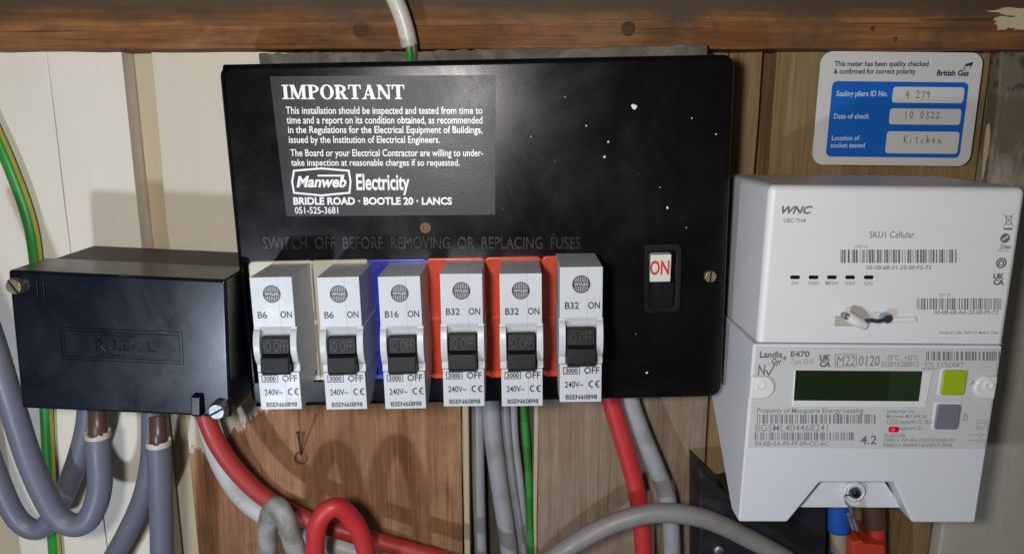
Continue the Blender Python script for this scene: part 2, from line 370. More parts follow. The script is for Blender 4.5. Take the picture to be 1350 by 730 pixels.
def blob(cx, cz, rx, rz, y, seed, t=.0007, n=26):
    r = random.Random(seed); ph = [r.uniform(0, 6.28) for _ in range(5)]
    return [(cx+rx*(1+.22*math.sin(2*a+ph[0])+.16*math.sin(5*a+ph[1])+.12*math.sin(9*a+ph[2]))*math.cos(a),
             cz+rz*(1+.2*math.sin(3*a+ph[3])+.15*math.sin(7*a+ph[4]))*math.sin(a)) for a in (2*math.pi*i/n for i in range(n))]
def patch(name, items, Y, m, parent):
    for i, (x, y, rx, ry) in enumerate(items):
        mb = MB(); c = at(x, y, Y); k = (Y+CAM_D)/FPX; mb.prism(blob(c.x, c.z, rx*k, ry*k, Y, i+len(items)*7), Y - .00025 - i*1e-5, Y+.0006)
        obj(name, mb.data(name, [m]), parent)
patch('flaked_paint', [(1300, 197, 2.6, 36)], -.006, M_edge, pl)

tb = at(675, 65, -.022).z; ts = at(675, 21, -.022).z
mb = MB(); n = 60
mb.prism([(-.5+i*1./n, tb+rnd.uniform(-.0003, .0003)) for i in range(n+1)] + [(.5, .16), (-.5, .16)], -.022, .04)
beam = bpy.data.objects.new('timber_beam', None); COL.objects.link(beam); beam.location = (0, 0, tb)
tag(beam, 'long brown horizontal timber beam with darker top edge above the black fuse box', 'beam')
def bpart(name, mb, m, bev=0):
    o = obj(name, mb.data(name, [m]), beam, (0, 0, -tb), bev, 2); return o
bpart('lower_board', mb, M_beam, .0008)
for i, (x, y, rx, ry) in enumerate([(1342, 16, 30, 4.5), (1340, 29, 24, 8), (1322, 33, 10, 6), (1350, 33, 16, 6)]):
    c = at(x, y, -.022); k = .0004; bpart('paint_chip', MB().prism(blob(c.x, c.z, rx*k, ry*k, 0, 40+i), -.0225-i*2e-5, -.02), M_edge)
M_knot = wood('knot_wood', (.05, .02, .009), (.10, .045, .018), (.16, .075, .03), 21, 'x', dirt=.6)
for x, y, r in ((476, 40, 10), (828, 38, 9), (1150, 38, 3), (1180, 52, 3)):
    c = at(x, y, -.022); q = r*.0004; mb = MB(); mb.lathe([(q, -.0215), (q, -.0223), (q*.75, -.0224), (q*.7, -.0222), (0.0001, -.0222)], c.x, c.z, 18); bpart('knot', mb, M_knot)

c = at(397, 603, 0); mb = MB(); q = .0042
mb.lathe([(q, .0005), (q, -.0003), (q*.8, -.0004), (q*.6, .0002), (.0002, .0002)], c.x, c.z, 20)
obj('knot', mb.data('knot', [wood('pine_knot', (.05, .022, .01), (.12, .055, .028), (.2, .1, .05), 23)]), wall)
na = at(397, 600, .001); nb_ = at(393, 571, -.020)
mb = MB(); mb.tube([na, na.lerp(nb_, .5), nb_, nb_ + (nb_-na).normalized()*.0004], [.0006, .0006, .0006, .0013], 8)
tag(obj('nail', mb.data('nail', [M_rust], True)), 'thin rusty nail sticking out of the orange pine board by the knot', 'nail')

# ------------------------------------------------------------------ cables
def cable(name, label, P, r, m, group=None, dr=None, matf=None, parts=None, cat='cable', n=18):
    pts = spline([at(*p) for p in P], 12); base = pts[-1] if P[-1][1] > P[0][1] else pts[0]
    mb = MB(); rr = r
    mats = m if isinstance(m, list) else [m]
    mb.tube(pts, rr, n, matf); mb.v = [tuple(Vector(v)-base) for v in mb.v]
    o = obj(name, mb.data(name, mats, True)); o.location = base
    tag(o, label, cat, group); o['b'] = 0; del o['b']
    return o, base
def sub(o, base, name, P, r, m, n=18):
    mb = MB(); mb.tube(spline([at(*p) for p in P], 8), r, n); mb.v = [tuple(Vector(v)-base) for v in mb.v]
    return obj(name, mb.data(name, [m], True), o)
GT = 'grey supply tails below the left black box'
def tail(label, P, r, brown, m=M_grey_pvc, jag=5):
    o, b0 = cable('supply_cable', label, P, r, m, GT)
    if brown:
        (x, y, Y) = P[-1]
        sub(o, b0, 'brown_core', [(x+.5, y+9, Y), (x, y-10, Y), (x-1, y-34, Y+.004)], r*.74, M_brown_pvc)
        c = at(x, y, Y); mb = MB(); k = 26; rr = random.Random(int(x)); vs = []
        for i in range(k):                                   # ragged cut end of the sheath
            a = 2*math.pi*i/k; h = rr.uniform(.0004, .0022)
            for q in (1.03, .80): vs.append((c.x+r*q*math.cos(a), c.y+r*q*math.sin(a), c.z+h*(1 if q > 1 else .8)))
            for q in (1.03, .80): vs.append((c.x+r*q*math.cos(a), c.y+r*q*math.sin(a), c.z-.0015))
        fs = []
        for i in range(k):
            j = (i+1) % k; fs += [(4*i, 4*j, 4*j+1, 4*i+1), (4*i+2, 4*j+2, 4*j, 4*i), (4*i+1, 4*j+1, 4*j+3, 4*i+3)]
        mb.add(vs, fs); mb.v = [tuple(Vector(v)-b0) for v in mb.v]
        obj('cut_sheath', mb.data('cut_sheath', [M_white_pvc]), o)
    return o
tail('thick grey cable hanging in a front U loop at far left, brown core showing', [(-60, 330, -.060), (-18, 430, -.060), (14, 530, -.060), (45, 622, -.058), (78, 682, -.056), (112, 688, -.055), (131, 645, -.052), (129, 572, -.050)], .0061, True)
tail('grey cable looping behind the front U loop at far left', [(-70, 420, -.034), (-40, 520, -.034), (-6, 622, -.034), (22, 682, -.034), (52, 697, -.033), (76, 668, -.032), (100, 612, -.031), (114, 560, -.03), (117, 515, -.03)], .0056, False)
tail('straight vertical grey cable with brown core below the left black box', [(216, 850, -.048), (214, 760, -.048), (213, 690, -.048), (211, 630, -.048), (209, 583, -.048)], .0060, True)
tail('grey cable slanting away down left behind the vertical grey cable', [(92, 850, -.026), (140, 752, -.026), (168, 700, -.027), (188, 655, -.028), (199, 605, -.029), (201, 560, -.030), (201, 515, -.03)], .0056, False)
stripe = lambda k, i: 1 if k in (2, 3, 12, 13, 14) else 0
cable('earth_cable', 'green and yellow earth cable running down the cream wall at left', [(-60, 60, -.008), (-22, 140, -.008), (14, 222, -.009), (38, 290, -.009), (48, 350, -.008), (56, 450, -.007), (61, 545, -.007), (66, 650, -.007), (73, 740, -.007), (80, 850, -.007)], .0034, [M_green_pvc, M_yellow_pvc], None, None, stripe)
cable('red_cable', 'thick red cable sweeping right from the left black box across the pine board', [(262, 500, -.035), (270, 545, -.036), (293, 595, -.036), (335, 644, -.034), (385, 676, -.032), (450, 699, -.030), (530, 722, -.028), (640, 752, -.026), (760, 790, -.026)], .0049, M_red_old, 'red cables')
cable('grey_cable', 'pale grey cable half hidden behind the sweeping red cable', [(262, 500, -.020), (277, 572, -.020), (300, 627, -.020), (334, 668, -.019), (392, 700, -.020), (450, 721, -.021), (540, 752, -.021), (640, 795, -.021)], .0056, M_white_grey)
cable('grey_cable', 'dusty grey cable bent into a tight hairpin over the red cable', [(357, 850, -.046), (355, 770, -.048), (353, 712, -.050), (355, 682, -.053), (363, 667, -.057), (373, 677, -.060), (385, 708, -.060), (401, 770, -.058), (411, 850, -.056)], .0053, M_arch_pale)
cable('red_cable', 'bright red cable bent into an arched loop below the breakers', [(414, 850, -.058), (415, 770, -.060), (416, 710, -.064), (424, 680, -.065), (443, 668, -.063), (463, 682, -.059), (479, 714, -.056), (492, 780, -.052), (497, 850, -.05)], .0050, M_red_pvc, 'red cables')
for P, r, lb in (([(629, 480, .016), (630, 560, .016), (631, 640, .016), (634, 740, .016), (636, 850, .016)], .0040, 'leftmost thin grey cable in the gap between the boards'),
                 ([(645, 480, .012), (649, 560, .012), (656, 620, .012), (668, 700, .011), (676, 760, .011), (690, 850, .011)], .0056, 'thickest flat grey cable in the gap between the boards'),
                 ([(662, 480, .018), (666, 560, .018), (673, 630, .018), (684, 700, .018), (693, 760, .018), (705, 850, .018)], .0036, 'thin grey cable right of the thickest one in the board gap'),
                 ([(676, 480, .020), (678, 570, .020), (686, 640, .020), (692, 720, .020), (699, 800, .02), (702, 850, .02)], .0026, 'thinnest grey cable next to the green wire in the board gap')):
    cable('grey_cable', lb, P, r, M_lgrey_pvc, 'grey cables in the board gap')
cable('green_wire', 'thin green earth wire hanging in the gap between the boards', [(688, 480, .002), (691, 545, .002), (695, 600, .002), (698, 660, .002), (700, 740, .002), (703, 850, .002)], .0021, [M_green_pvc, M_dgreen], None, None, lambda k, i: 1 if (k//4+i//7) % 2 else 0, cat='wire', n=12)
cable('red_cable', 'straight red cable hanging from the fuse box right of the last breaker', [(790, 470, -.018), (806, 530, -.020), (824, 590, -.022), (840, 650, -.024), (848, 715, -.024), (849, 780, -.024), (849, 850, -.024)], .0052, M_red_pvc, 'red cables')
cable('grey_cable', 'pale grey cable hanging beside the straight red cable', [(818, 470, -.014), (832, 530, -.016), (848, 575, -.018), (866, 618, -.019), (881, 660, -.019), (886, 715, -.018), (886, 780, -.018), (886, 850, -.018)], .0050, M_lgrey_pvc)
cable('grey_cable', 'dusty grey cable arching over the red cable at bottom right', [(610, 860, -.044), (680, 775, -.046), (742, 726, -.048), (800, 693, -.050), (862, 676, -.050), (925, 682, -.050), (985, 708, -.048), (1050, 745, -.046), (1120, 800, -.044)], .0052, M_arch_pvc)
wc, wb = cable('white_cable', 'short white cable entering the top of the fuse box over the beam', [(480, -90, -.032), (503, -35, -.033), (521, 0, -.033), (533, 32, -.032), (540, 62, -.031)], .0042, M_white_pvc)
sub(wc, wb, 'earth_core', [(538.5, 58, -.0335), (539.5, 70, -.033), (540, 95, -.030)], .0017, M_green_pvc, 10)
sub(wc, wb, 'grey_core', [(545, 58, -.0325), (546.5, 70, -.032), (547, 95, -.029)], .0017, M_dark_pvc, 10)

# ------------------------------------------------------------------ fuse box (consumer unit)
PF = Frame((-.0144, -.055, -.0589), (.3, -1.16, .6)); W, H = .2402, .1689
T = Thing('fuse_box', 'wide black fuse box with white printed notice and six plug-in breakers', 'fuse box', PF, (.055, -H/2))
hx0, hz0 = PF.L(334, 505); hx1, hz1 = PF.L(790, 336)
mb = MB(); D0, D1 = 0., .034; RC = .0058; a, b_ = W/2, H/2
def arc(cx, cz, t0): return [(cx+RC*math.cos(R_(t0+90*k/6)), cz+RC*math.sin(R_(t0+90*k/6))) for k in range(7)]
cBL, cBR, cTR, cTL = arc(-a+RC, -b_+RC, 180), arc(a-RC, -b_+RC, 270), arc(a-RC, b_-RC, 0), arc(-a+RC, b_-RC, 90)
hb = [(hx0, hz0), (hx1, hz0), (hx1, hz1), (hx0, hz1)]
cells = [[(-a, hz0)] + cBL + [(hx0, -b_), hb[0]], [(hx0, -b_), (hx1, -b_), hb[1], hb[0]], [(hx1, -b_)] + cBR + [(a, hz0), hb[1]], [(a, hz0), (a, hz1), hb[2], hb[1]],
         [(a, hz1)] + cTR + [(hx1, b_), hb[2]], [(hx1, b_), (hx0, b_), hb[3], hb[2]], [(hx0, b_)] + cTL + [(-a, hz1), hb[3]], [(-a, hz1), (-a, hz0), hb[0], hb[3]]]
RB = .0028
def rimof(e):
    def arc(cx, cz, t0): return [(cx+(RC-e)*math.cos(R_(t0+90*k/6)), cz+(RC-e)*math.sin(R_(t0+90*k/6))) for k in range(7)]
    return [(-a+e, hz0)] + arc(-a+RC, -b_+RC, 180) + [(hx0, -b_+e), (hx1, -b_+e)] + arc(a-RC, -b_+RC, 270) + [(a-e, hz0), (a-e, hz1)] + arc(a-RC, b_-RC, 0) + [(hx1, b_-e), (hx0, b_-e)] + arc(-a+RC, b_-RC, 90) + [(-a+e, hz1)]
r0 = rimof(RB); N = len(r0)
cells = [r0[0:9] + [hb[0]], [r0[8], r0[9], hb[1], hb[0]], r0[9:18] + [hb[1]], [r0[17], r0[18], hb[2], hb[1]], r0[18:27] + [hb[2]], [r0[26], r0[27], hb[3], hb[2]], r0[27:36] + [hb[3]], [r0[35], r0[0], hb[0], hb[3]]]
for c in cells: mb.poly(c, D0)
rings = [(rimof(RB*(1-math.sin(R_(15*k)))), D0+RB*(1-math.cos(R_(15*k)))) for k in range(7)] + [(rimof(0), D1)]
for (p, ya), (q, yb) in zip(rings, rings[1:]):
    for k in range(N): l = (k+1) % N; mb.add([(p[k][0], ya, p[k][1]), (q[k][0], yb, q[k][1]), (q[l][0], yb, q[l][1]), (p[l][0], ya, p[l][1])], [(0, 1, 2, 3)])
for k in range(4):
    p, q = hb[k], hb[(k+1) % 4]; mb.add([(p[0], D0, p[1]), (p[0], D1, p[1]), (q[0], D1, q[1]), (q[0], D0, q[1])], [(0, 1, 2, 3)])
cv = mb.data('cover', [M_cover]); bm = bmesh.new(); bm.from_mesh(cv); bmesh.ops.remove_doubles(bm, verts=bm.verts, dist=1e-6); bmesh.ops.recalc_face_normals(bm, faces=bm.faces)
for f in bm.faces: f.smooth = True
for e in bm.edges: e.smooth = e.calc_face_angle(0) < R_(40)
bm.to_mesh(cv); bm.free()
co_ = T.part('cover', cv, None); co_.modifiers.new('normals', 'WEIGHTED_NORMAL').keep_sharp = True
T.part('base', MB().box(-W/2+.004, W/2-.005, .0343, .055, -H/2+.004, H/2+.001), M_basebl, bevel=.002)
mb = MB(); n = 70; zt = H/2
mb.prism([(-W/2+.012+(W-.019)*i/n, zt+.0062+rnd.uniform(-.0006, .0006)) for i in range(n+1)][::-1] + [(-W/2+.012, zt-.004), (W/2-.007, zt-.004)], .024, .034)
T.part('dusty_backing_strip', mb, M_dust, bevel=.0004, seg=1)
T.part('busbar_backing', MB().box(hx0, hx1, .012, .03, hz0, hz1), M_basebl)
# notice plate
mb = MB(); mb.prism([PF.L(x, y) for x, y in ((378, 285), (653, 283), (653, 99), (356, 101))], -.0004, .0)
notice = T.part('notice', mb, M_notice)
mb = Ink(T, M_white_ink, notice); NY = -.00052
def serif(st, x0, y0, x1, y1):
    wd = {'I': .42, 'M': 1.06, 'P': .74, 'O': .84, 'R': .82, 'T': .78, 'A': .88, 'N': .9}; gap = .045
    tot = sum(wd[c] for c in st) + gap*(len(st)-1)
    a = PF.L(x0, y1); b = PF.L(x1, y1); h = PF.L(x0, y0)[1]-a[1]; sx = (b[0]-a[0])/tot; cx = 0; k = [0]
    def P(*pts):
        k[0] += 1; mb.poly([(a[0]+(cx+p[0])*sx, a[1]+(b[1]-a[1])*(cx+p[0])/tot+p[1]*h) for p in pts], NY-k[0]*1.5e-6)
    def rc(xa, xb, za, zb): P((xa, za), (xb, za), (xb, zb), (xa, zb))
    def bow(xa, xb, za, zb, tk, th, full=False):
        n = 14; mid = (za+zb)/2; A0, A1 = (0, 360) if full else (-90, 90); rx = (xb-xa)/(2 if full else 1); ox = (xa+xb)/2 if full else xa
        for i in range(n*(2 if full else 1)):
            m_ = n*(2 if full else 1); t0 = R_(A0+(A1-A0)*i/m_); t1 = R_(A0+(A1-A0)*(i+1)/m_); e = (zb-za)/2
            P((ox+(rx-tk)*math.cos(t0), mid+(e-th)*math.sin(t0)), (ox+rx*math.cos(t0), mid+e*math.sin(t0)), (ox+rx*math.cos(t1), mid+e*math.sin(t1)), (ox+(rx-tk)*math.cos(t1), mid+(e-th)*math.sin(t1)))
    s_ = .085
    for c in st:
        w_ = wd[c]
        if c == 'I': rc(.1, .32, 0, 1); rc(0, .42, 0, s_); rc(0, .42, 1-s_, 1)
        if c in 'PR':
            rc(.09, .31, 0, 1); rc(0, .42, 0, s_); rc(0, .32, 1-s_, 1); bow(.3, .72, .44, 1, .2, .09)
            if c == 'R': P((.36, .46), (.56, .46), (.76, .04), (.54, .0)); rc(.56, .84, 0, s_)
        if c == 'O': bow(0, w_, -.02, 1.02, .21, .08, True)
        if c == 'T': rc(.28, .5, 0, 1); rc(.17, .61, 0, s_); rc(0, .78, 1-s_, 1); P((0, .68), (.05, .68), (.12, 1), (0, 1)); P((.73, .68), (.78, .68), (.78, 1), (.66, 1))
        if c == 'A': P((.1, 0), (.2, 0), (.46, .9), (.40, 1)); P((.34, 1), (.56, 1), (.82, 0), (.58, 0)); rc(.22, .62, .26, .35); rc(0, .3, 0, s_); rc(.5, .88, 0, s_)
        if c == 'N': rc(.1, .19, 0, 1); rc(0, .3, 0, s_); P((0, 1), (.28, 1), (.8, 0), (.62, 0)); rc(.71, .8, 0, 1); rc(.6, .9, 1-s_, 1)
        if c == 'M': rc(.1, .19, 0, 1); rc(0, .29, 0, s_); P((.0, 1), (.3, 1), (.56, .12), (.44, 0)); P((.76, 1), (.86, 1), (.56, 0), (.46, .04)); rc(.76, .97, 0, 1); rc(.66, 1.06, 0, s_); rc(.76, 1.06, 1-s_, 1)
        cx += w_+gap
serif('IMPORTANT', 373, 112, 534, 131); mb.sym('heading_lettering')
for st, x0, y0, x1, y1, bo in (
    ('This installation should be inspected and tested from time to', 377, 141, 636, 150.3, .012), ('time and a report on its condition obtained, as recommended', 378, 153.5, 636, 163, .012),
    ('in the Regulations for the Electrical Equipment of Buildings,', 380, 166.5, 636, 175.5, .014), ('issued by the Institution of Electrical Engineers.', 381, 179.5, 580, 188.5, .012),
    ('The Board or your Electrical Contractor are willing to under-', 383, 197, 637, 206, .012), ('take inspection at reasonable charges if so requested.', 384, 210, 606, 218.5, .012),
    ('BRIDLE ROAD · BOOTLE 20 · LANCS', 387, 260.5, 596, 269.5, .035), ('051-525-3681', 389, 273, 446, 281.5, .01), ('Electricity', 470, 230, 540, 250, .022)):
    T.T(mb, st, x0, y0, x1, y1, NY, bold=bo)
T.T(mb, 'Manweb', 391, 232.5, 457, 246.5, NY, bold=.03, shear=.25)
q = [PF.L(x, y) for x, y in ((388, 225), (424, 222), (460, 225), (462.5, 239), (461, 254), (424, 257.5), (388, 254), (385.5, 239))]
mb.line(q, .0009, NY, True); q = [PF.L(x, y) for x, y in ((420, 231.5), (453, 231.5), (452, 236))]; mb.line(q, .0008, NY)
mb.sym('logo_frame')
mb = MB(); T.T(mb, 'SWITCH  OFF  BEFORE  REMOVING  OR  REPLACING  FUSES', 347, 312.5, 765, 328, -.00035, depth=.0005, bold=.004)
T.part('embossed_lettering', mb, M_emb2)
# main switch
x0, z0 = PF.L(847, 412); x1, z1 = PF.L(898, 320); mb = MB()
o_ = rrect(x0, x1, z0, z1, .003); i_ = rrect(x0+.0028, x1-.0028, z0+.0028, z1-.0035, .0015); k = len(o_)
mb.add([(p[0], -.0022, p[1]) for p in o_] + [(p[0], -.0022, p[1]) for p in i_] + [(p[0], .0, p[1]) for p in o_] + [(p[0], .0002, p[1]) for p in i_],
    [(i, (i+1) % k, k+(i+1) % k, k+i) for i in range(k)] + [(i, 2*k+i, 2*k+(i+1) % k, (i+1) % k) for i in range(k)] + [(k+i, k+(i+1) % k, 3*k+(i+1) % k, 3*k+i) for i in range(k)] + [tuple(3*k+i for i in range(k))])
sw = T.part('main_switch', mb, M_toggle, bevel=.0006)
ax0, az0 = PF.L(857, 372, -.004); ax1, az1 = PF.L(885, 334, -.004); lx, lz = PF.L(888, 409, -.004)
MB_ = MB(); MB_.side([(.0, az1), (-.0046, az1-.0004), (-.0034, az0), (.0, az0)], ax0, ax1); T.part('rocker_top', MB_, M_switchwhite, sw, bevel=.0003)
MB_ = MB(); MB_.side([(.0, az0-.0002), (-.0034, az0-.0002), (-.0012, lz), (.0, lz)], ax0, lx); T.part('rocker_bottom', MB_, M_toggle, sw, bevel=.0004)
mb = MB(); mb.text('ON', PF.L(857, 350, -.004)[0], PF.L(882.5, 350, -.004)[0], PF.L(860, 362, -.004)[1], PF.L(860, 344, -.004)[1], 0, bold=.025)
zc = (az0+az1)/2; mb.v = [(v[0], -.0034-.0012*(v[2]-az0)/(az1-.0004-az0)-.00006, v[2]) for v in mb.v]; T.part('switch_lettering', mb, M_redink, sw, fix=False)
mb = MB()
def screw(mb, x, z, y, r, h, slot=True, ang=.4):
    mb.lathe([(r, y), (r, y-h*.6), (r*.85, y-h), (.00001, y-h)], x, z, 22)
    if slot:
        d = Vector((math.cos(ang), math.sin(ang))); nn = Vector((-d.y, d.x)); c = Vector((x, z))
        return [c-d*r*.9-nn*r*.13, c+d*r*.9-nn*r*.13, c+d*r*.9+nn*r*.13, c-d*r*.9+nn*r*.13]
def put_screw(T, px, py, r, h, m=M_brass, y=0., ang=.4, name='screw', parent=None):
    mb = MB(); x, z = T.fr.L(px, py, y-h); s = screw(mb, x, z, y, r, h, True, ang); o = T.part(name, mb, m, parent, bevel=.0002, seg=2)
    T.part('screw_slot', MB().poly(s, y-h-.00006), M_toggle, o if not parent else parent, fix=False) if not parent else None
    return o
put_screw(T, 937, 365, .0031, .0018, ang=1.5)
mb = MB(); x, z = PF.L(561, 300); mb.lathe([(.0026, .0), (.0026, -.0006), (.0015, -.0006), (.0013, -.0001), (.0001, -.0001)], x, z, 16); T.part('rusty_screw_hole', mb, M_rust)
mb = MB(); r2 = random.Random(3)
for x, y, s in [(836, 141, 3.6), (802, 187, 1.3), (773, 166, 1.1), (880, 274, 1.6), (853, 491, 1.6), (944, 177, 1.2), (912, 156, .9), (797, 207, 1.6), (870, 247, .8), (700, 180, .8), (893, 325, .9), (745, 128, .8), (905, 300, .7), (838, 440, .7)] + [(r2.uniform(660, 960), r2.uniform(95, 310), r2.uniform(.3, .6)) for _ in range(4)]:
    c = PF.L(x, y); k = s*.00037; mb.lathe([(k, 0), (k*.8, -.0001), (k*.3, -.00022), (.00001, -.00022)], c[0], c[1], 9); mb.v[-36:] = [(c[0]+(v[0]-c[0])*(1+.35*math.sin(3*math.atan2(v[2]-c[1], v[0]-c[0])+x)), v[1], c[1]+(v[2]-c[1])*(1+.3*math.sin(2*math.atan2(v[2]-c[1], v[0]-c[0])+y))) for v in mb.v[-36:]]
sp_ = T.part('paint_specks', mb, M_speck); sp_['kind'] = 'stuff'
SH = [(342, 415, M_shield, 'cream'), (420, 488, M_shield, 'cream'), (489.5, 565, M_blue, 'blue'), (567, 640.5, M_red, 'red'), (642, 714, M_red, 'red'), (715.5, 787, M_red, 'red')]
for i, (a, b_, m, cn) in enumerate(SH):
    xa, za = PF.L(a, 503-i*1.3, .0); xb, zb = PF.L(b_, 342.5-i*1.4, .0); o_ = rrect(xa, xb, za, zb, .0028)
    mb = MB(); mb.prism(o_, -.0006, .011); zm = za+(zb-za)*.50
    sh = T.part('fuse_shield', mb, m, bevel=.0009, seg=3, label=cn + ' plastic fuse shield')
    T.part('shield_rib', MB().box(xa+.0012, xb-.0012, -.0018, -.0006, zm-.0012, zm+.0012), m, sh, bevel=.0004)

# ------------------------------------------------------------------ breakers
BR = [((-.1076, -.088, -.102), -1.0, 'B6'), ((-.0774, -.088, -.102), -1.2, 'B6'), ((-.0500, -.088, -.1017), -1.2, 'B16'), ((-.0225, -.088, -.1005), -.6, 'B32'), ((.0043, -.088, -.1004), -.9, 'B32'), ((.0309, -.093, -.0964), -.75, 'B32')]
BL = ['leftmost grey circuit breaker marked B6, standing before a cream shield', 'grey circuit breaker marked B6, second from left beside the blue shield', 'grey circuit breaker marked B16 in front of the blue shield',
      'grey circuit breaker marked B32 next to the blue shield, first over red', 'grey circuit breaker marked B32 in the middle of the red shields', 'rightmost grey circuit breaker marked B32, sticking out furthest']
cache = {}
def cm(key, fn):
    if key not in cache: cache[key] = fn()
    return cache[key]
w2, h2 = .0095, .0314
def shell(xa, xb, ear):
    mb = MB(); zu, zl = .0082, -.0134
    mb.side([(0, zu), (0, h2), (.034, h2), (.034, zu)], xa, xb)
    mb.side([(0, -h2), (0, zl), (.034, zl), (.034, -.020), (.012, -h2)], xa, xb)
    ea, eb = (xa, xa+.0026) if ear < 0 else (xb-.0026, xb)
    ca, cb = (xa+.0026, xb) if ear < 0 else (xa, xb-.0026)
    mb.side([(.0004, zu-.0001), (.0034, .0036), (.0034, zl+.0001), (.034, zl+.0001), (.034, zu-.0001)][::-1], ca, cb)
    prof = [(.034, zu-.0001), (.0008, zu-.0001), (.0008, .0072)] + [(.0006-.0028*math.sin(math.pi*i/10)**.7, .0070-.0165*i/10) for i in range(11)] + [(.0010, -.0098), (.0008, zl+.0001), (.034, zl+.0001)]
    d = .0004
    mb.side(prof, ea-(d if ear < 0 else 0), eb+(d if ear > 0 else 0))
    return mb
def seam(o):                                 # the two halves meet in a hairline, all other edges are rounded
    me = o.data
    if 'bevel_weight_edge' not in me.attributes:
        a_ = me.attributes.new('bevel_weight_edge', 'FLOAT', 'EDGE')
        fa = {}
        for p in me.polygons:
            for k in p.edge_keys: fa.setdefault(k, []).append(p.normal)
        for ed in me.edges:
            ns = fa[ed.key]; flat = len(ns) == 2 and ns[0].dot(ns[1]) > .82
            a_.data[ed.index].value = 0. if flat else (.2 if all(abs(me.vertices[v].co.x-.0029) < .0001 for v in ed.vertices) else 1.)
    o.modifiers['bevel'].limit_method = 'WEIGHT'
def tog():
    mb = MB(); mb.side([(.0034, .0036), (-.0004, .0034), (-.0012, -.0040), (-.0043, -.0050), (-.0053, -.0118), (-.0032, -.0136), (.0034, -.0132)], -.0064, .0064); return mb
def logo():
    mb = MB(); r = .00405; zc = .0236; n = 9
    mb.ring(0, zc, r, r*.9, -.0001)
    for i in range(n):
        x = -r*.86 + 2*r*.86*(i+.5)/n; e = math.sqrt(max(0, (r*.93)**2-x*x)); bwd = r*.062
        mb.poly([(x-bwd, zc+r*.26), (x+bwd, zc+r*.26), (x+bwd, zc+e), (x-bwd, zc+e)], -.00011); mb.poly([(x-bwd, zc-e), (x+bwd, zc-e), (x+bwd, zc-r*.26), (x-bwd, zc-r*.26)], -.00011)
    mb.poly([(-r*.97, zc-r*.25), (r*.97, zc-r*.25), (r*.97, zc+r*.25), (-r*.97, zc+r*.25)], -.00012); return mb
def marks(B, rt):
    y = -.0001
    def put(key, mb): B.part('lettering', cm(key, lambda: mb().data('lettering', [M_ink], fix=False)), None)
    def t(st, x0, x1, z0, z1, **k): put('m'+st, lambda: MB().text(st, x0, x1, z0, z1, y, **k))
    t(rt, -.0072, -.0072+(.0043 if rt == 'B6' else .0062), .0125, .0155, bold=.018); t('ON', .0031, .0083, .0125, .0155, bold=.018)
    put('3000', lambda: MB().line([(-.0078, -.0179), (-.0006, -.0179), (-.0006, -.0147), (-.0078, -.0147)], .00035, y, True).text('3000', -.0070, -.0014, -.0174, -.0152, y, bold=.025))
    t('OFF', .0015, .0084, -.0178, -.0148, bold=.016); t('240V~', -.0072, .0012, -.0243, -.0215, bold=.016)
    put('ce', lambda: MB().ring(.0052, -.0228, .0017, .0011, y, 14, R_(75), R_(285)).ring(.0082, -.0228, .0017, .0011, y, 14, R_(75), R_(285)).box(.0066, .0080, y, y+.00002, -.02305, -.02255))
    t('BSEN60898', -.0068, .0075, -.0300, -.0279, bold=.022)
for i, (c, ro, rt) in enumerate(BR):
    F_ = Frame(c, (0, ro, 0)); B = Thing('circuit_breaker', BL[i], 'circuit breaker', F_, (.034, -h2), 'plug-in breakers in the black fuse box')
    xs = .0029
    seam(B.part('left_shell', cm('ls', lambda: shell(-w2, xs-.00002, -1).data('left_shell', [M_breaker])), None, bevel=.00035, seg=3))
    seam(B.part('right_shell', cm('rs', lambda: shell(xs+.00002, w2, 1).data('right_shell', [M_breaker])), None, bevel=.00035, seg=3))
    tg = B.part('toggle', cm('tg', lambda: tog().data('toggle', [M_toggle])), None, bevel=.0005, seg=3)
    def ot():
        mb = MB(); mb.text('O OFF', -.0046, .0048, -.0030, .0018, 0, bold=.004)
        mb.line([(-.0052, -.0036), (.0054, -.0036), (.0054, .0024), (-.0052, .0024)], .0003, 0, True)
        mb.v = [(v[0], -.0004-.0008*(.0034-v[2])/.0074-.00009, v[2]) for v in mb.v]; return mb.data('toggle_lettering', [M_emb], fix=False)
    B.part('toggle_lettering', cm('ot', ot), None, tg)
    lg = B.part('logo', cm('lg', lambda: logo().data('logo', [M_ink], fix=False)), None)
    B.part('logo_lettering', cm('lt', lambda: MB().text('WYLEX', -.0032, .0032, .02305, .02415, -.00018, bold=.03).data('logo_lettering', [M_breaker], fix=False)), None, lg)
    marks(B, rt)

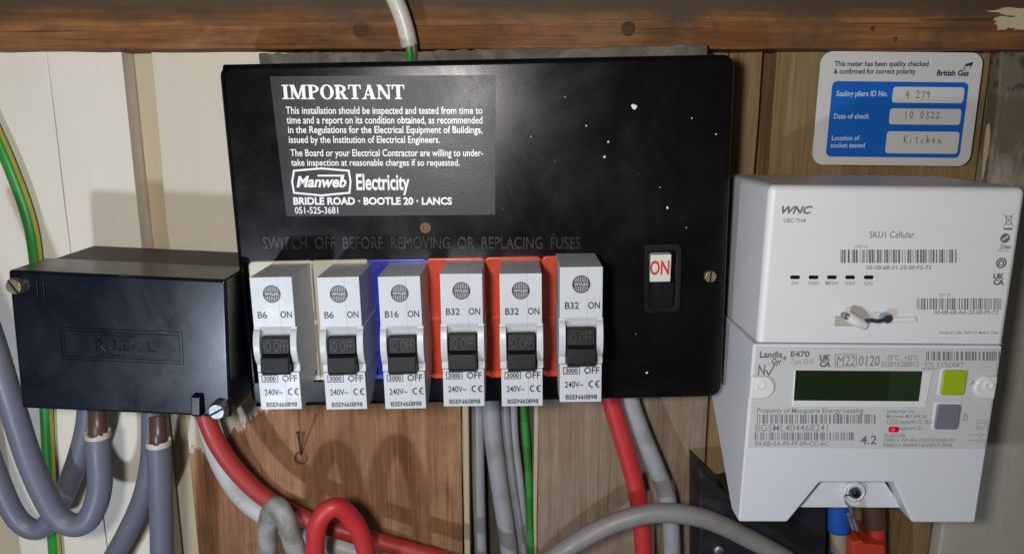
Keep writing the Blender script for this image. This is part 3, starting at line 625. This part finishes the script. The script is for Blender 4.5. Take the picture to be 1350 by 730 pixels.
# ------------------------------------------------------------------ left black cut-out box
CF = Frame((-.1851, -.075, -.1065), (.6, 2.62, -.2)); W, H = .1012, .0685
C = Thing('cutout_box', 'smaller black service cut-out box with embossed nameplate and two screws', 'electrical box', CF, (.072, -H/2))
a = W/2; b_ = H/2
mb = MB(); mb.prism([(-a, -b_), (a, -b_), (a, b_), (-a, b_)], 0, .030); lid = C.part('lid', mb, M_lid, bevel=.0016, seg=4)
mb = MB(); mb.prism([(-a+.001, -b_+.001), (a+.0005, -b_+.001), (a+.0005, b_-.001), (-a+.001, b_-.001)], .0303, .071); C.part('body', mb, M_basebl, bevel=.002, seg=3)
x0, z0 = CF.L(80, 481); x1, z1 = CF.L(239, 437)
z0, z1 = min(z0, z1), max(z0, z1)
x0, z0 = CF.L(82, 474); x1, z1 = CF.L(240, 438)
for e, tk in ((0, .0005), (.0016, .0004)):
    P4 = [(x0+e, z0+e), (x1-e, z0+e), (x1-e, z1-e), (x0+e, z1-e)]; Q4 = [(x0+e+tk, z0+e+tk), (x1-e-tk, z0+e+tk), (x1-e-tk, z1-e-tk), (x0+e+tk, z1-e-tk)]
    vs = [(p[0], y, p[1]) for y in (-.00045, .0002) for p in P4+Q4]
    mb = MB(); mb.add(vs, [(i, (i+1) % 4, 4+(i+1) % 4, 4+i) for i in range(4)] + [(i, 8+i, 8+(i+1) % 4, (i+1) % 4) for i in range(4)] + [(4+i, 4+(i+1) % 4, 12+(i+1) % 4, 12+i) for i in range(4)])
    C.part('embossed_border', mb, M_lid, lid)
zm = (z0+z1)/2; wd = x1-x0; mb = MB()
for st, f0, f1 in (('R', .27, .36), ('S', .40, .45), ('D', .50, .60), ('L', .70, .77)): mb.text(st, x0+wd*f0, x0+wd*f1, zm-.0026, zm+.0026, -.0006, depth=.0008, bold=.03)
for f in (.47, .635): mb.box(x0+wd*f, x0+wd*f+.0009, -.0005, .0002, zm-.0026, zm-.0018)
r3 = random.Random(5)
for zz, fa, fb in ((zm+.0048, .33, .62), (zm-.0052, .29, .68)):
    x = x0+wd*fa
    while x < x0+wd*fb:
        q = r3.uniform(.0004, .0009); mb.box(x, x+q, -.0004, .0002, zz-.0007, zz+.0007); x += q+.0005
C.part('embossed_lettering', mb, M_lid, lid)
put_screw(C, 285, 543, .0043, .0055, M_zinc, ang=.55); put_screw(C, 17, 378, .0040, .0035, M_brass, ang=2.2)
x0, z0 = CF.L(252, 549, -.004); x1, z1 = CF.L(263, 522, -.004)
mb = MB(); mb.side([(.004, z1), (-.0035, z1-.0006), (-.0045, z0+.001), (-.003, z0-.0004), (.004, z0-.0004)], x0, x1); C.part('lid_catch', mb, M_lid, bevel=.0006)
x0, z0 = CF.L(49, 391); x1, z1 = CF.L(56, 370); C.part('lid_rib', MB().box(x0, x0+.0010, -.0008, .0004, z0, z1), M_lid, bevel=.0003); C.part('lid_rib', MB().box(x1, x1+.0010, -.0008, .0004, z0, z1), M_lid, bevel=.0003)

# ------------------------------------------------------------------ comms hub on the meter
HF = Frame((.1702, -.085, -.0664), (-.2, .6, .3)); W, H = .1140, .0720
Hb = Thing('communications_hub', 'white communications hub with barcodes, clipped above the meter display', 'communications hub', HF, (.070, -H/2))
a = W/2; b_ = H/2
body = Hb.part('body', MB().prism([(-a, -b_), (a, -b_), (a, b_), (-a, b_)], 0, .070), M_hub, bevel=.0032, seg=5)
me = body.data; at_ = me.attributes.new('bevel_weight_edge', 'FLOAT', 'EDGE')
for ed in me.edges: at_.data[ed.index].value = .12 if all(me.vertices[v].co.z < 0 for v in ed.vertices) else 1.
body.modifiers['bevel'].limit_method = 'WEIGHT'
mk = Ink(Hb, M_grey_ink); lt = Ink(Hb, M_light_ink); dk = Ink(Hb, M_grey_ink)
Hb.T(dk, 'WNC', 1030, 272, 1071, 281.5, bold=.035, shear=.3); Hb.T(mk, 'UBC-TN4', 1033, 288, 1062, 293.5, bold=.006)
Hb.T(mk, 'SKU1 Cellular', 1146, 305, 1205, 313.5, bold=.004); Hb.T(lt, 'CHF ID', 1126, 323, 1144, 327, bold=.01); Hb.T(mk, '00-0B-6B-01-20-00-F5-73', 1142, 350, 1227, 355, bold=.006)
Hb.T(lt, 'GPF ID', 1237, 386.5, 1253, 390.5, bold=.01); Hb.T(mk, '00-0B-6B-AA-20-00-F5-73', 1231, 409, 1315, 414, bold=.006); Hb.T(mk, 'Version 01: UBC TN4 V1.0  Made in China', 1238, 436.5, 1316, 440, bold=.006)
for x, s, hw in ((1048, 'SW', 5), (1072, 'WAN', 7), (1096, 'MESH', 8), (1120, 'HAN', 6.5), (1144.5, 'GAS', 6)): Hb.T(lt, s, x-hw, 370.5, x+hw, 375.5, bold=.012)
def barcode(T, mb, x0, y0, x1, y1, seed, n=46, y=-.00006):
    ik = mb; mb = MB()
    r = random.Random(seed); ws = [r.choice((1, 1, 2, 3)) for _ in range(2*n+1)]; t = sum(ws); c = 0
    for i, q in enumerate(ws):
        if i % 2 == 0:
            xa = x0+(x1-x0)*c/t; xb = x0+(x1-x0)*(c+q)/t; T.quad(mb, xa, y0, xb, y1, y)
        c += q
    T.part('barcode', mb, ik.mt, fix=False)
barcode(Hb, dk, 1108, 329, 1261, 346.5, 1); barcode(Hb, dk, 1209, 393, 1320, 408, 2)
def ukca(T, mb, x0, y0, x1, y1):
    ym = (y0+y1)/2; g = (y1-y0)*.06; xm = (x0+x1)/2
    T.T(mb, 'UK', x0, y0, x1, ym-g, bold=.06); T.T(mb, 'CA', x0, ym+g, x1, y1, bold=.06)
ukca(Hb, dk, 1309, 361, 1323.5, 375)
def pl_(T, mb, pts, wd, y=-.00006, closed=False): mb.line([T.fr.L(x, yy, y) for x, yy in pts], wd, y, closed)
pl_(Hb, dk, [(1323, 282), (1336, 298)], .0003); pl_(Hb, dk, [(1336, 282), (1323, 298)], .0003); pl_(Hb, dk, [(1326, 285), (1334, 285), (1332.5, 296), (1327, 296)], .0003, closed=True); Hb.quad(dk, 1323, 300.5, 1335, 303); dk.sym()
for px_, py_, kind in ((1325, 314, 0), (1320, 346.5, 1)):
    c = HF.L(px_, py_); r = .0022
    if kind == 0:
        dk.poly([(c[0]+r*math.cos(t*.3142), c[1]+r*math.sin(t*.3142)) for t in range(20)], -.00006)
        dk.sym(); m2 = MB(); m2.line([(c[0]-.001, c[1]-.0008), (c[0]+.001, c[1]+.0009)], .0006, -.0001); Hb.part('symbol_cutout', m2, M_hub, fix=False)
    else:
        dk.ring(c[0], c[1], r*1.1, r*.75, -.00006); dk.ring(c[0], c[1], r*.62, r*.3, -.00006, 16, R_(-40), R_(220)); dk.line([(c[0]-r*.5, c[1]-r*.4), (c[0]+r*.5, c[1]-r*.4)], .0004, -.00007); dk.sym()
Hb.T(dk, 'Zigbee', 1317, 322, 1332, 328, bold=.02, shear=.3); Hb.quad(mk, 1315, 330.6, 1330, 331.3)
mk.sym('underline')
for x in (1048, 1072.3, 1096.5, 1120.5, 1145):
    xa, za = HF.L(x-6.4, 367.6); xb, zb = HF.L(x+6.4, 363); Hb.part('indicator_window', MB().prism(rrect(xa, xb, za, zb, .0006, 3), -.00025, .0002), M_toggle)
# sealing recess, seal and wire
mb = MB(); mb.poly([HF.L(*p) for p in ((1100, 430), (1137, 430), (1148, 418), (1137, 404), (1124, 402), (1116, 416), (1101, 416))], -.00008); sl = Hb.part('sealing_recess', mb, plastic('recess_white', (.42, .41, .36), .5, .1))
x0, z0 = HF.L(1102, 432, -.0005); x1, z1 = HF.L(1208, 415, -.0005)
mb = MB(); mb.prism([HF.L(*p) for p in ((1138, 430), (1170, 425), (1208, 424), (1206, 417), (1170, 418), (1146, 417))], -.0011, .0001); Hb.part('seal_tab', mb, M_hub, bevel=.0004)
def path(T, pts, y): return [Vector((T.fr.L(a, b, q)[0], q, T.fr.L(a, b, q)[1])) for a, b, q in pts]
mb = MB(); mb.tube(spline(path(Hb, [(1116, 415, -.0035), (1128, 423, -.0042), (1139, 428, -.0035)], 0), 6), [.0024]*13, 14); Hb.part('seal_sleeve', mb, M_clear)
mb = MB(); mb.tube(spline(path(Hb, [(1134, 426, -.004), (1146, 422, -.0046), (1158, 423, -.0044), (1168, 420, -.004)], 0), 6), .0011, 10); Hb.part('seal_wire', mb, M_bluezinc)
mb = MB(); c = HF.L(1170, 420, -.004); mb.lathe([(.0022, .0), (.0026, -.003), (.002, -.0045), (.0001, -.0048)], c[0], c[1], 8); Hb.part('seal_screw', mb, M_bluezinc)
mb = MB(); c = HF.L(1116, 417, -.006); mb.lathe([(.0015, -.003), (.0015, -.0062), (.0009, -.0068), (.0001, -.0062)], c[0], c[1], 12); Hb.part('seal_pin', mb, M_zinc)

# ------------------------------------------------------------------ meter
MF = Frame((.1695, -.082, -.1492), (.5, .6, .6)); W, H = .1165, .0912
Me = Thing('electricity_meter', 'white electricity meter with dark display, green and grey buttons', 'electricity meter', MF, (.072, -H/2))
a = W/2; b_ = H/2; L = MF.L
zb_ = L(1000, 562)[1]
nl, nr, tl, tr = L(1038, 690), L(1203, 688), L(1081, 636), L(1179, 636)
fr_ = [(-a, -b_), (nl[0], -b_), tl, tr, (nr[0], -b_), (a, -b_), (a, b_-.0003), (-a, b_-.0003)]
bk_ = [(p[0], max(p[1], zb_)) for p in fr_]
bk_ = [(-a, zb_), (nl[0], zb_), (tl[0], zb_), (tr[0], zb_), (nr[0], zb_), (a, zb_), (a, b_-.0003), (-a, b_-.0003)]
n = 8; mb = MB(); mid = .0118
md_ = [(p[0], p[1]) for p in fr_]
mb.add([(p[0], 0, p[1]) for p in fr_] + [(p[0], mid, p[1]) for p in md_] + [(p[0], .070, p[1]) for p in bk_],
    [(0, 1, 2, 7), (2, 3, 6, 7), (3, 4, 5, 6)] + [(i, n+i, n+(i+1) % n, (i+1) % n) for i in range(n)] + [(n+i, 2*n+i, 2*n+(i+1) % n, n+(i+1) % n) for i in range(n)] + [(16, 23, 22, 21), (16, 21, 20, 19), (16, 19, 18, 17)])
bdy = Me.part('body', mb, M_meter, bevel=.0012, seg=3)
rl, rr_ = L(1050, 668, .011), L(1190, 668, .011); rt_ = L(1100, 630, .011)[1]
mb = MB(); mb.prism([(rl[0], rl[1]), (rr_[0], rl[1]), (tr[0], rt_), (tl[0], rt_)], .0105, .0125); tc = Me.part('terminal_recess', mb, M_meter, bevel=.0006)
p_ = [L(990, 590), L(1312, 588), L(1328, 458), L(992, 456)]
mb = MB(); mb.prism([(-a+.0012, L(1150, 590)[1]), (a-.0014, L(1150, 590)[1]), (a-.0014, b_-.0018), (-a+.0012, b_-.0018)], -.0006, .0); Me.part('face_plate', mb, M_faceplate, bdy, bevel=.00025, seg=2)
FY = -.0007
mk = Ink(Me, plain('mid_ink', (.2, .2, .215), .5)); lt = Ink(Me, M_light_ink); dk = Ink(Me, M_grey_ink); t = lambda m_, s, x0, y0, x1, y1, **k: Me.T(m_, s, x0, y0, x1, y1, FY, **k)
t(dk, 'Landis', 1001.5, 463, 1031, 471, bold=.03); t(dk, 'Gyr', 1017, 472.5, 1030, 480, bold=.03); t(dk, '+', 1031, 468, 1037, 476, bold=.03)
t(dk, 'E470', 1042, 463, 1067, 470, bold=.03); t(lt, 'Type 5533', 1042, 473, 1072, 479.5, bold=.004)
ym = 475.5; t(dk, 'UK', 1080, 468, 1095, 474.8, bold=.06); t(dk, 'CA', 1080, 476.3, 1095, 483, bold=.06)
t(mk, 'M22', 1103, 469, 1127, 481.5); mk.line([L(x, y, FY) for x, y in ((1101, 483), (1129, 483), (1129, 467), (1101, 467))], .0003, FY, True); mk.sym('lettering_frame'); t(mk, '0120', 1131.5, 469, 1159, 482, bold=.004)
t(mk, '-25°C…+55°C', 1168, 468, 1210, 474.5, bold=.004); t(mk, '0120/15/2503/12', 1162, 476.5, 1211, 483, bold=.006); t(lt, '22L3326987', 1217, 477.5, 1270, 486.5, bold=.006)
t(dk, 'N', 999, 481, 1008, 494, bold=.012); dk.line([L(x, y, FY) for x, y in ((1010, 488), (1013.5, 494), (1021, 481))], .0007, FY); dk.sym('tick_mark')
t(mk, 'Property of Macquarie Energy Leasing', 998, 537.5, 1138, 544, bold=.004); t(lt, 'BGSML404468241', 995.5, 559, 1091, 568, bold=.008); t(mk, '50-EB-5A-FF-FF-09-CC-6C', 995, 581.5, 1092, 587, bold=.004); t(dk, '4.2', 1134, 574, 1155, 585, bold=.012)
for s, x0, y0, x1, y1 in (('Landis+Gyr Ltd.', 1170, 539.5, 1206, 544), ('Manchester, M22 5WB, UK', 1169, 546, 1222, 550.5), ('imp/kWh Cl. 1&2.0', 1186, 553, 1230, 558.5), ('imp/kvarh Cl.2', 1186, 561.5, 1216, 566.5), ('ZL6001AB', 1165, 571.5, 1193, 576), ('L2200X1A  230V 50Hz UC3.UC1B 20(100)A IP53', 1165, 577.5, 1259, 582), ('EN62052-21 EN50470-3 IEC62052-31 EN300', 1164, 584, 1255, 588.5)): t(mk, s, x0, y0, x1, y1, bold=.004)
t(lt, '1000', 1169, 552, 1184, 559.5); t(lt, 'A', 1279, 501, 1286, 507.5, bold=.02); t(lt, 'B', 1269.5, 545, 1276, 554, bold=.0)
barcode(Me, mk, 1221, 463, 1318, 475, 3, 26, FY); barcode(Me, mk, 998, 546, 1154, 558, 4, 44, FY); barcode(Me, mk, 995, 569.5, 1126, 580, 5, 44, FY)
for q in ([(1288, 554), (1302, 554), (1301, 566), (1287, 566)], [(1291, 557), (1299, 557), (1298, 563), (1290, 563)]): lt.line([L(x, y, FY) for x, y in q], .0003, FY, True)
lt.sym()
for y in (573, 580): 
    lt.line([L(1277, y, FY), L(1290, y, FY)], .0003, FY); c = L(1293, y, FY); lt.ring(c[0], c[1], .0011, .0008, FY, 12); lt.line([L(1296, y, FY), L(1299, y, FY)], .0003, FY); lt.sym()
# display
x0, z0 = L(1042, 535); x1, z1 = L(1226, 486)
mb = MB(); sk = [L(1043, 535), L(1219, 536), L(1228, 488), L(1047, 486.5)]; mb.prism(sk, -.0011, -.0003); dsp = Me.part('display_frame', mb, M_clear, bevel=.0004)
sk = [L(1046.5, 527.5, -.0012), L(1170, 528.3, -.0012), L(1173, 489, -.0012), L(1049, 488, -.0012)]; Me.part('display', MB().prism(sk, -.0013, -.0008), M_lcd, dsp)
sk = [L(1170.2, 528.3, -.0012), L(1211, 528.6, -.0012), L(1216, 489.3, -.0012), L(1173.2, 489, -.0012)]; Me.part('display', MB().prism(sk, -.0013, -.0008), M_lcd_refl, dsp)  # reflection on the display, drawn as a paler piece of glass
for nm, q, m in (('button', ((1239.5, 521), (1270.5, 521), (1276, 488), (1245, 488)), M_green), ('button', ((1232, 566), (1262, 566), (1268, 533.5), (1237, 533.5)), M_greyb)):
    sk = [L(x, y, -.002) for x, y in q]; cx = sum(p[0] for p in sk)/4; cz = sum(p[1] for p in sk)/4
    hw = max(abs(sk[1][0]-sk[0][0]), abs(sk[2][0]-sk[3][0]))/2; hh = (sk[3][1]-sk[0][1])/2
    ou = rrect(cx-hw-.0009, cx+hw+.0009, cz-hh-.0009, cz+hh+.0009, .0014); k = len(ou)
    bz = Me.part('button_surround', MB().prism(ou, -.0010, -.0002), M_meter, bevel=.0003)
    Me.part(nm, MB().prism(rrect(cx-hw, cx+hw, cz-hh, cz+hh, .0012), -.0022, -.0008), m, bz, bevel=.0006)
x0, z0 = L(1171, 569, FY); x1, z1 = L(1185, 562, FY); Me.part('pulse_indicator', MB().prism(rrect(x0, x1, z0, z1, .0009, 4), -.0011, -.0004), plain('led_red', (.5, .01, .02), .15)); 
Me.part('pulse_light', MB().prism(rrect(x0+.0009, x0+(x1-x0)*.6, z0+.0005, z1-.0005, .0005, 3), -.00125, -.0009), M_led)
def knob(x, y, cut):
    c = L(x, y, -.002); r = .0056; mb = MB(); pts = [(c[0]+r*math.cos(R_(t_)), c[1]+r*math.sin(R_(t_))) for t_ in range(-90, 91, 10)] if cut < 0 else [(c[0]+r*math.cos(R_(t_)), c[1]+r*math.sin(R_(t_))) for t_ in range(90, 271, 10)]
    e = -cut*.0058; pts = pts + ([(c[0]-.0058, c[1]+r), (c[0]-.0058, c[1]-r)] if cut < 0 else [(c[0]+.0046, c[1]-r), (c[0]+.0046, c[1]+r)])
    mb.prism(pts, -.0022, .0); kn = Me.part('cover_lug', mb, M_clear, bevel=.001, seg=4)
    mb = MB(); mb.lathe([(.0026, -.0020), (.0026, -.0026), (.0016, -.0028), (.0014, -.0021), (.0001, -.0021)], c[0]-.0014*(1 if cut < 0 else -.4), c[1]+.0014, 16); Me.part('lug_boss', mb, M_hub, kn)
knob(1006, 511, -1); knob(1301, 511, 1)
c = L(1127, 649, .008); mb = MB(); mb.lathe([(.0056, .0106), (.0056, .0085), (.0048, .0078), (.0042, .0088), (.0001, .0088)], c[0], c[1], 20); ss = Me.part('screw_boss', mb, M_meter, tc, bevel=.0003)
mb = MB(); mb.lathe([(.0031, .0095), (.0031, .0078), (.0024, .0064), (.0001, .0060)], c[0], c[1], 18); scw = Me.part('terminal_screw', mb, M_bluezinc)
d_ = .0019; mb = MB(); mb.poly([(c[0]-d_, c[1]-.0003), (c[0]+d_, c[1]-.0003), (c[0]+d_, c[1]+.0003), (c[0]-d_, c[1]+.0003)], .0058); mb.poly([(c[0]-.0003, c[1]-d_), (c[0]+.0003, c[1]-d_), (c[0]+.0003, c[1]+d_), (c[0]-.0003, c[1]+d_)], .0057); Me.part('screw_cross', mb, M_toggle, scw, fix=False)
mb = MB(); mb.tube(spline(path(Me, [(1127, 655, .006), (1115, 652, .005), (1113, 659, .004), (1119, 667, .003), (1123, 674, .003)], 0), 6), .00035, 8); sw_ = Me.part('seal_wire', mb, M_zinc)
for P in ([(1121, 668, .002), (1125, 682, .002), (1130, 698, .0015)], [(1119, 677, .0035), (1122, 688, .0035), (1125, 697, .003)]):
    mb = MB(); mb.tube(path(Me, P, 0), .0011, 8); Me.part('seal_strip', mb, M_zinc, sw_)

# ------------------------------------------------------------------ things under the meter
def block(name, label, cat, pts, Y0, Y1, m, bev):
    q = [at(x, y, Y0) for x, y in pts]; cx = sum(p.x for p in q)/len(q); zb = min(p.z for p in q)
    mb = MB(); mb.prism([(p.x-cx, p.z-zb) for p in q], 0, Y1-Y0); o = obj(name, mb.data(name, [m]), None, (cx, Y0, zb), bev, 3); return tag(o, label, cat)
blk = block('terminal_block', 'black plastic block fixed to the wall behind the bottom of the meter', 'terminal block', [(922, 800), (1088, 800), (1090, 640), (1000, 640), (960, 652), (922, 616)], -.026, .0, M_black_pl, .0012)
mb = MB(); mb.lathe([(.0032, 0), (.0032, -.0018), (.0024, -.0026), (.0001, -.0026)], 0, 0, 14)
c = at(949, 727, -.029) - Vector(blk.location); sc = obj('block_screw', mb.data('block_screw', [M_zinc], True), blk, (c.x, 0, c.z))
cb, bb = cable('meter_tail', 'beige meter tail with blue sleeves below the middle of the meter', [(1106, 640, -.022), (1106, 690, -.022), (1106, 735, -.022), (1107, 850, -.022)], .0047, plastic('beige_pvc', (.33, .28, .2), .4, .4), None)
sub(cb, bb, 'blue_sleeve', [(1105, 640, -.022), (1105, 670, -.022), (1105.5, 698, -.022)], .0063, M_bluesl); sub(cb, bb, 'blue_sleeve', [(1106, 724, -.022), (1107, 760, -.022), (1107, 820, -.022)], .0058, M_bluesl)
cb, bb = cable('meter_tail', 'brown and red meter tail beside the hanging wire seal', [(1150, 640, -.024), (1151, 670, -.024), (1152, 692, -.024)], .0062, M_brown_pvc)
sub(cb, bb, 'red_sleeve', [(1155, 690, -.022), (1156, 720, -.022), (1156, 790, -.022)], .0047, M_red_pvc)
block('connector_block', 'orange red connector block at the bottom edge under the meter', 'connector', [(1122, 800), (1169, 800), (1167, 719), (1140, 716), (1137, 712), (1124, 714)], -.032, -.004, M_orange_pl, .0008)

# ------------------------------------------------------------------ check card on the wall
KF = Frame((.2031, -.0095, .0031), (-.3, .58, .05)); W, H = .0846, .0584
K = Thing('check_card', 'white and blue meter check card with rounded corners above the hub', 'card', KF, (.001, -H/2))
a = W/2; b_ = H/2
K.part('card', MB().prism(rrect(-a, a, -b_, b_, .0062, 8), -.0003, .0007), M_card)
x0, z0 = KF.L(1088, 206.5); x1, z1 = KF.L(1277, 109); K.part('blue_panel', MB().poly(rrect(x0, x1, z0, z1, .0028), -.0004), M_cardblue, fix=False)
mb = MB()
for xa, ya, xb, yb in ((1176, 115.5, 1270, 135.5), (1172, 144, 1266, 164), (1167.5, 174, 1263, 202)):
    p = KF.L(xa, yb); q = KF.L(xb, ya); p0 = KF.L(xa, (ya+yb)/2)[0]; K.part('writing_field', MB().poly(rrect(p0, KF.L(xb, (ya+yb)/2)[0], p[1], q[1], .0016), -.0005), M_card, fix=False)
nv = Ink(K, M_navy); t = lambda m_, s, x0, y0, x1, y1, **k: K.T(m_, s, x0, y0, x1, y1, -.00048 if m_ is not pn else -.0006, **k); pn = Ink(K, M_pencil); wh = Ink(K, plain('pale_blue_ink', (.5, .62, .75), .5))
t(nv, 'This meter has been quality checked', 1100, 81, 1224, 87.5, bold=.02); t(nv, '& confirmed for correct polarity', 1099, 91, 1207, 97.5, bold=.02); t(nv, 'British Gas', 1235, 93, 1277, 100, bold=.035)
t(wh, 'Sealing pliers ID No.', 1102.5, 120, 1170, 127, bold=.02); t(wh, 'Date of check', 1099, 150, 1146, 156.5, bold=.02); t(wh, 'Location of', 1096.5, 179, 1133, 185, bold=.02); t(wh, 'socket tested', 1095, 188.5, 1140, 194.5, bold=.02)
HW = {'4': [[(.5, 1), (.1, .4), (.8, .45)], [(.65, .8), (.45, -.1)]], '2': [[(.1, .8), (.4, 1), (.7, .75), (.1, 0), (.8, .08)]], '7': [[(.1, .95), (.8, 1), (.35, 0)]], '9': [[(.7, .8), (.4, 1), (.15, .7), (.4, .5), (.7, .8), (.5, 0)]],
      '1': [[(.45, 1), (.35, 0)]], '0': [[(.5, 1), (.15, .6), (.3, 0), (.7, .3), (.75, .8), (.5, 1)]], '3': [[(.2, .95), (.7, .9), (.4, .55), (.7, .3), (.4, 0), (.1, .1)]], 'K': [[(.2, 1), (.1, 0)], [(.8, 1), (.18, .5), (.75, 0)]],
      'i': [[(.4, .5), (.3, 0)], [(.48, .75), (.5, .8)]], 't': [[(.5, .9), (.35, .1), (.6, 0)], [(.2, .6), (.75, .65)]], 'c': [[(.7, .5), (.3, .5), (.2, .1), (.6, 0)]], 'h': [[(.3, 1), (.15, 0), (.4, .5), (.65, .4), (.6, 0)]],
      'e': [[(.2, .25), (.6, .35), (.5, .55), (.2, .4), (.25, .05), (.7, .05)]], 'n': [[(.2, .5), (.15, 0), (.4, .5), (.6, .4), (.6, 0), (.85, .1)]], ' ': []}
rh = random.Random(4)
for st, x0, y0, x1, y1 in (('4 279', 1194, 120.5, 1228, 130), ('10 0322', 1192, 147.5, 1241, 156.5), ('Kitchen', 1191, 179.5, 1243, 189)):
    mb = MB(); k = 0; wq = (x1-x0)/len(st)
    for ci, ch in enumerate(st):
        dy = rh.uniform(-.8, .8)
        for sg in HW[ch]:
            q = [KF.L(x0+wq*(ci+p[0]*.85+rh.uniform(-.04, .04)), y1-(y1-y0)*p[1]*rh.uniform(.9, 1.08)+dy, -.0006) for p in sg]; mb.line(q, .00038, -.0006-k*1e-5); k += 1
    K.part('handwriting', mb, M_pencil, fix=False)
t(nv, 'SRN 0812', 1083.5, 165, 1083.5+14, 167, bold=0, ang=R_(88)) if False else None
q = [KF.L(x, y) for x, y in ((1270, 88.5), (1273, 84.5), (1278, 83), (1283, 82), (1280, 88), (1276, 93), (1279, 86.5), (1275, 87.5))]; nv.poly(q[:5]+q[5:], -.0005); nv.sym('logo_wing')
lf = MB(); q = [KF.L(x, y) for x, y in ((1269.5, 88.5), (1268.5, 92), (1271.5, 93), (1274.5, 91), (1272, 91), (1271, 89.5))]; lf.poly(q, -.0005)
K.part('logo_leaf', lf, M_leaf, fix=False)
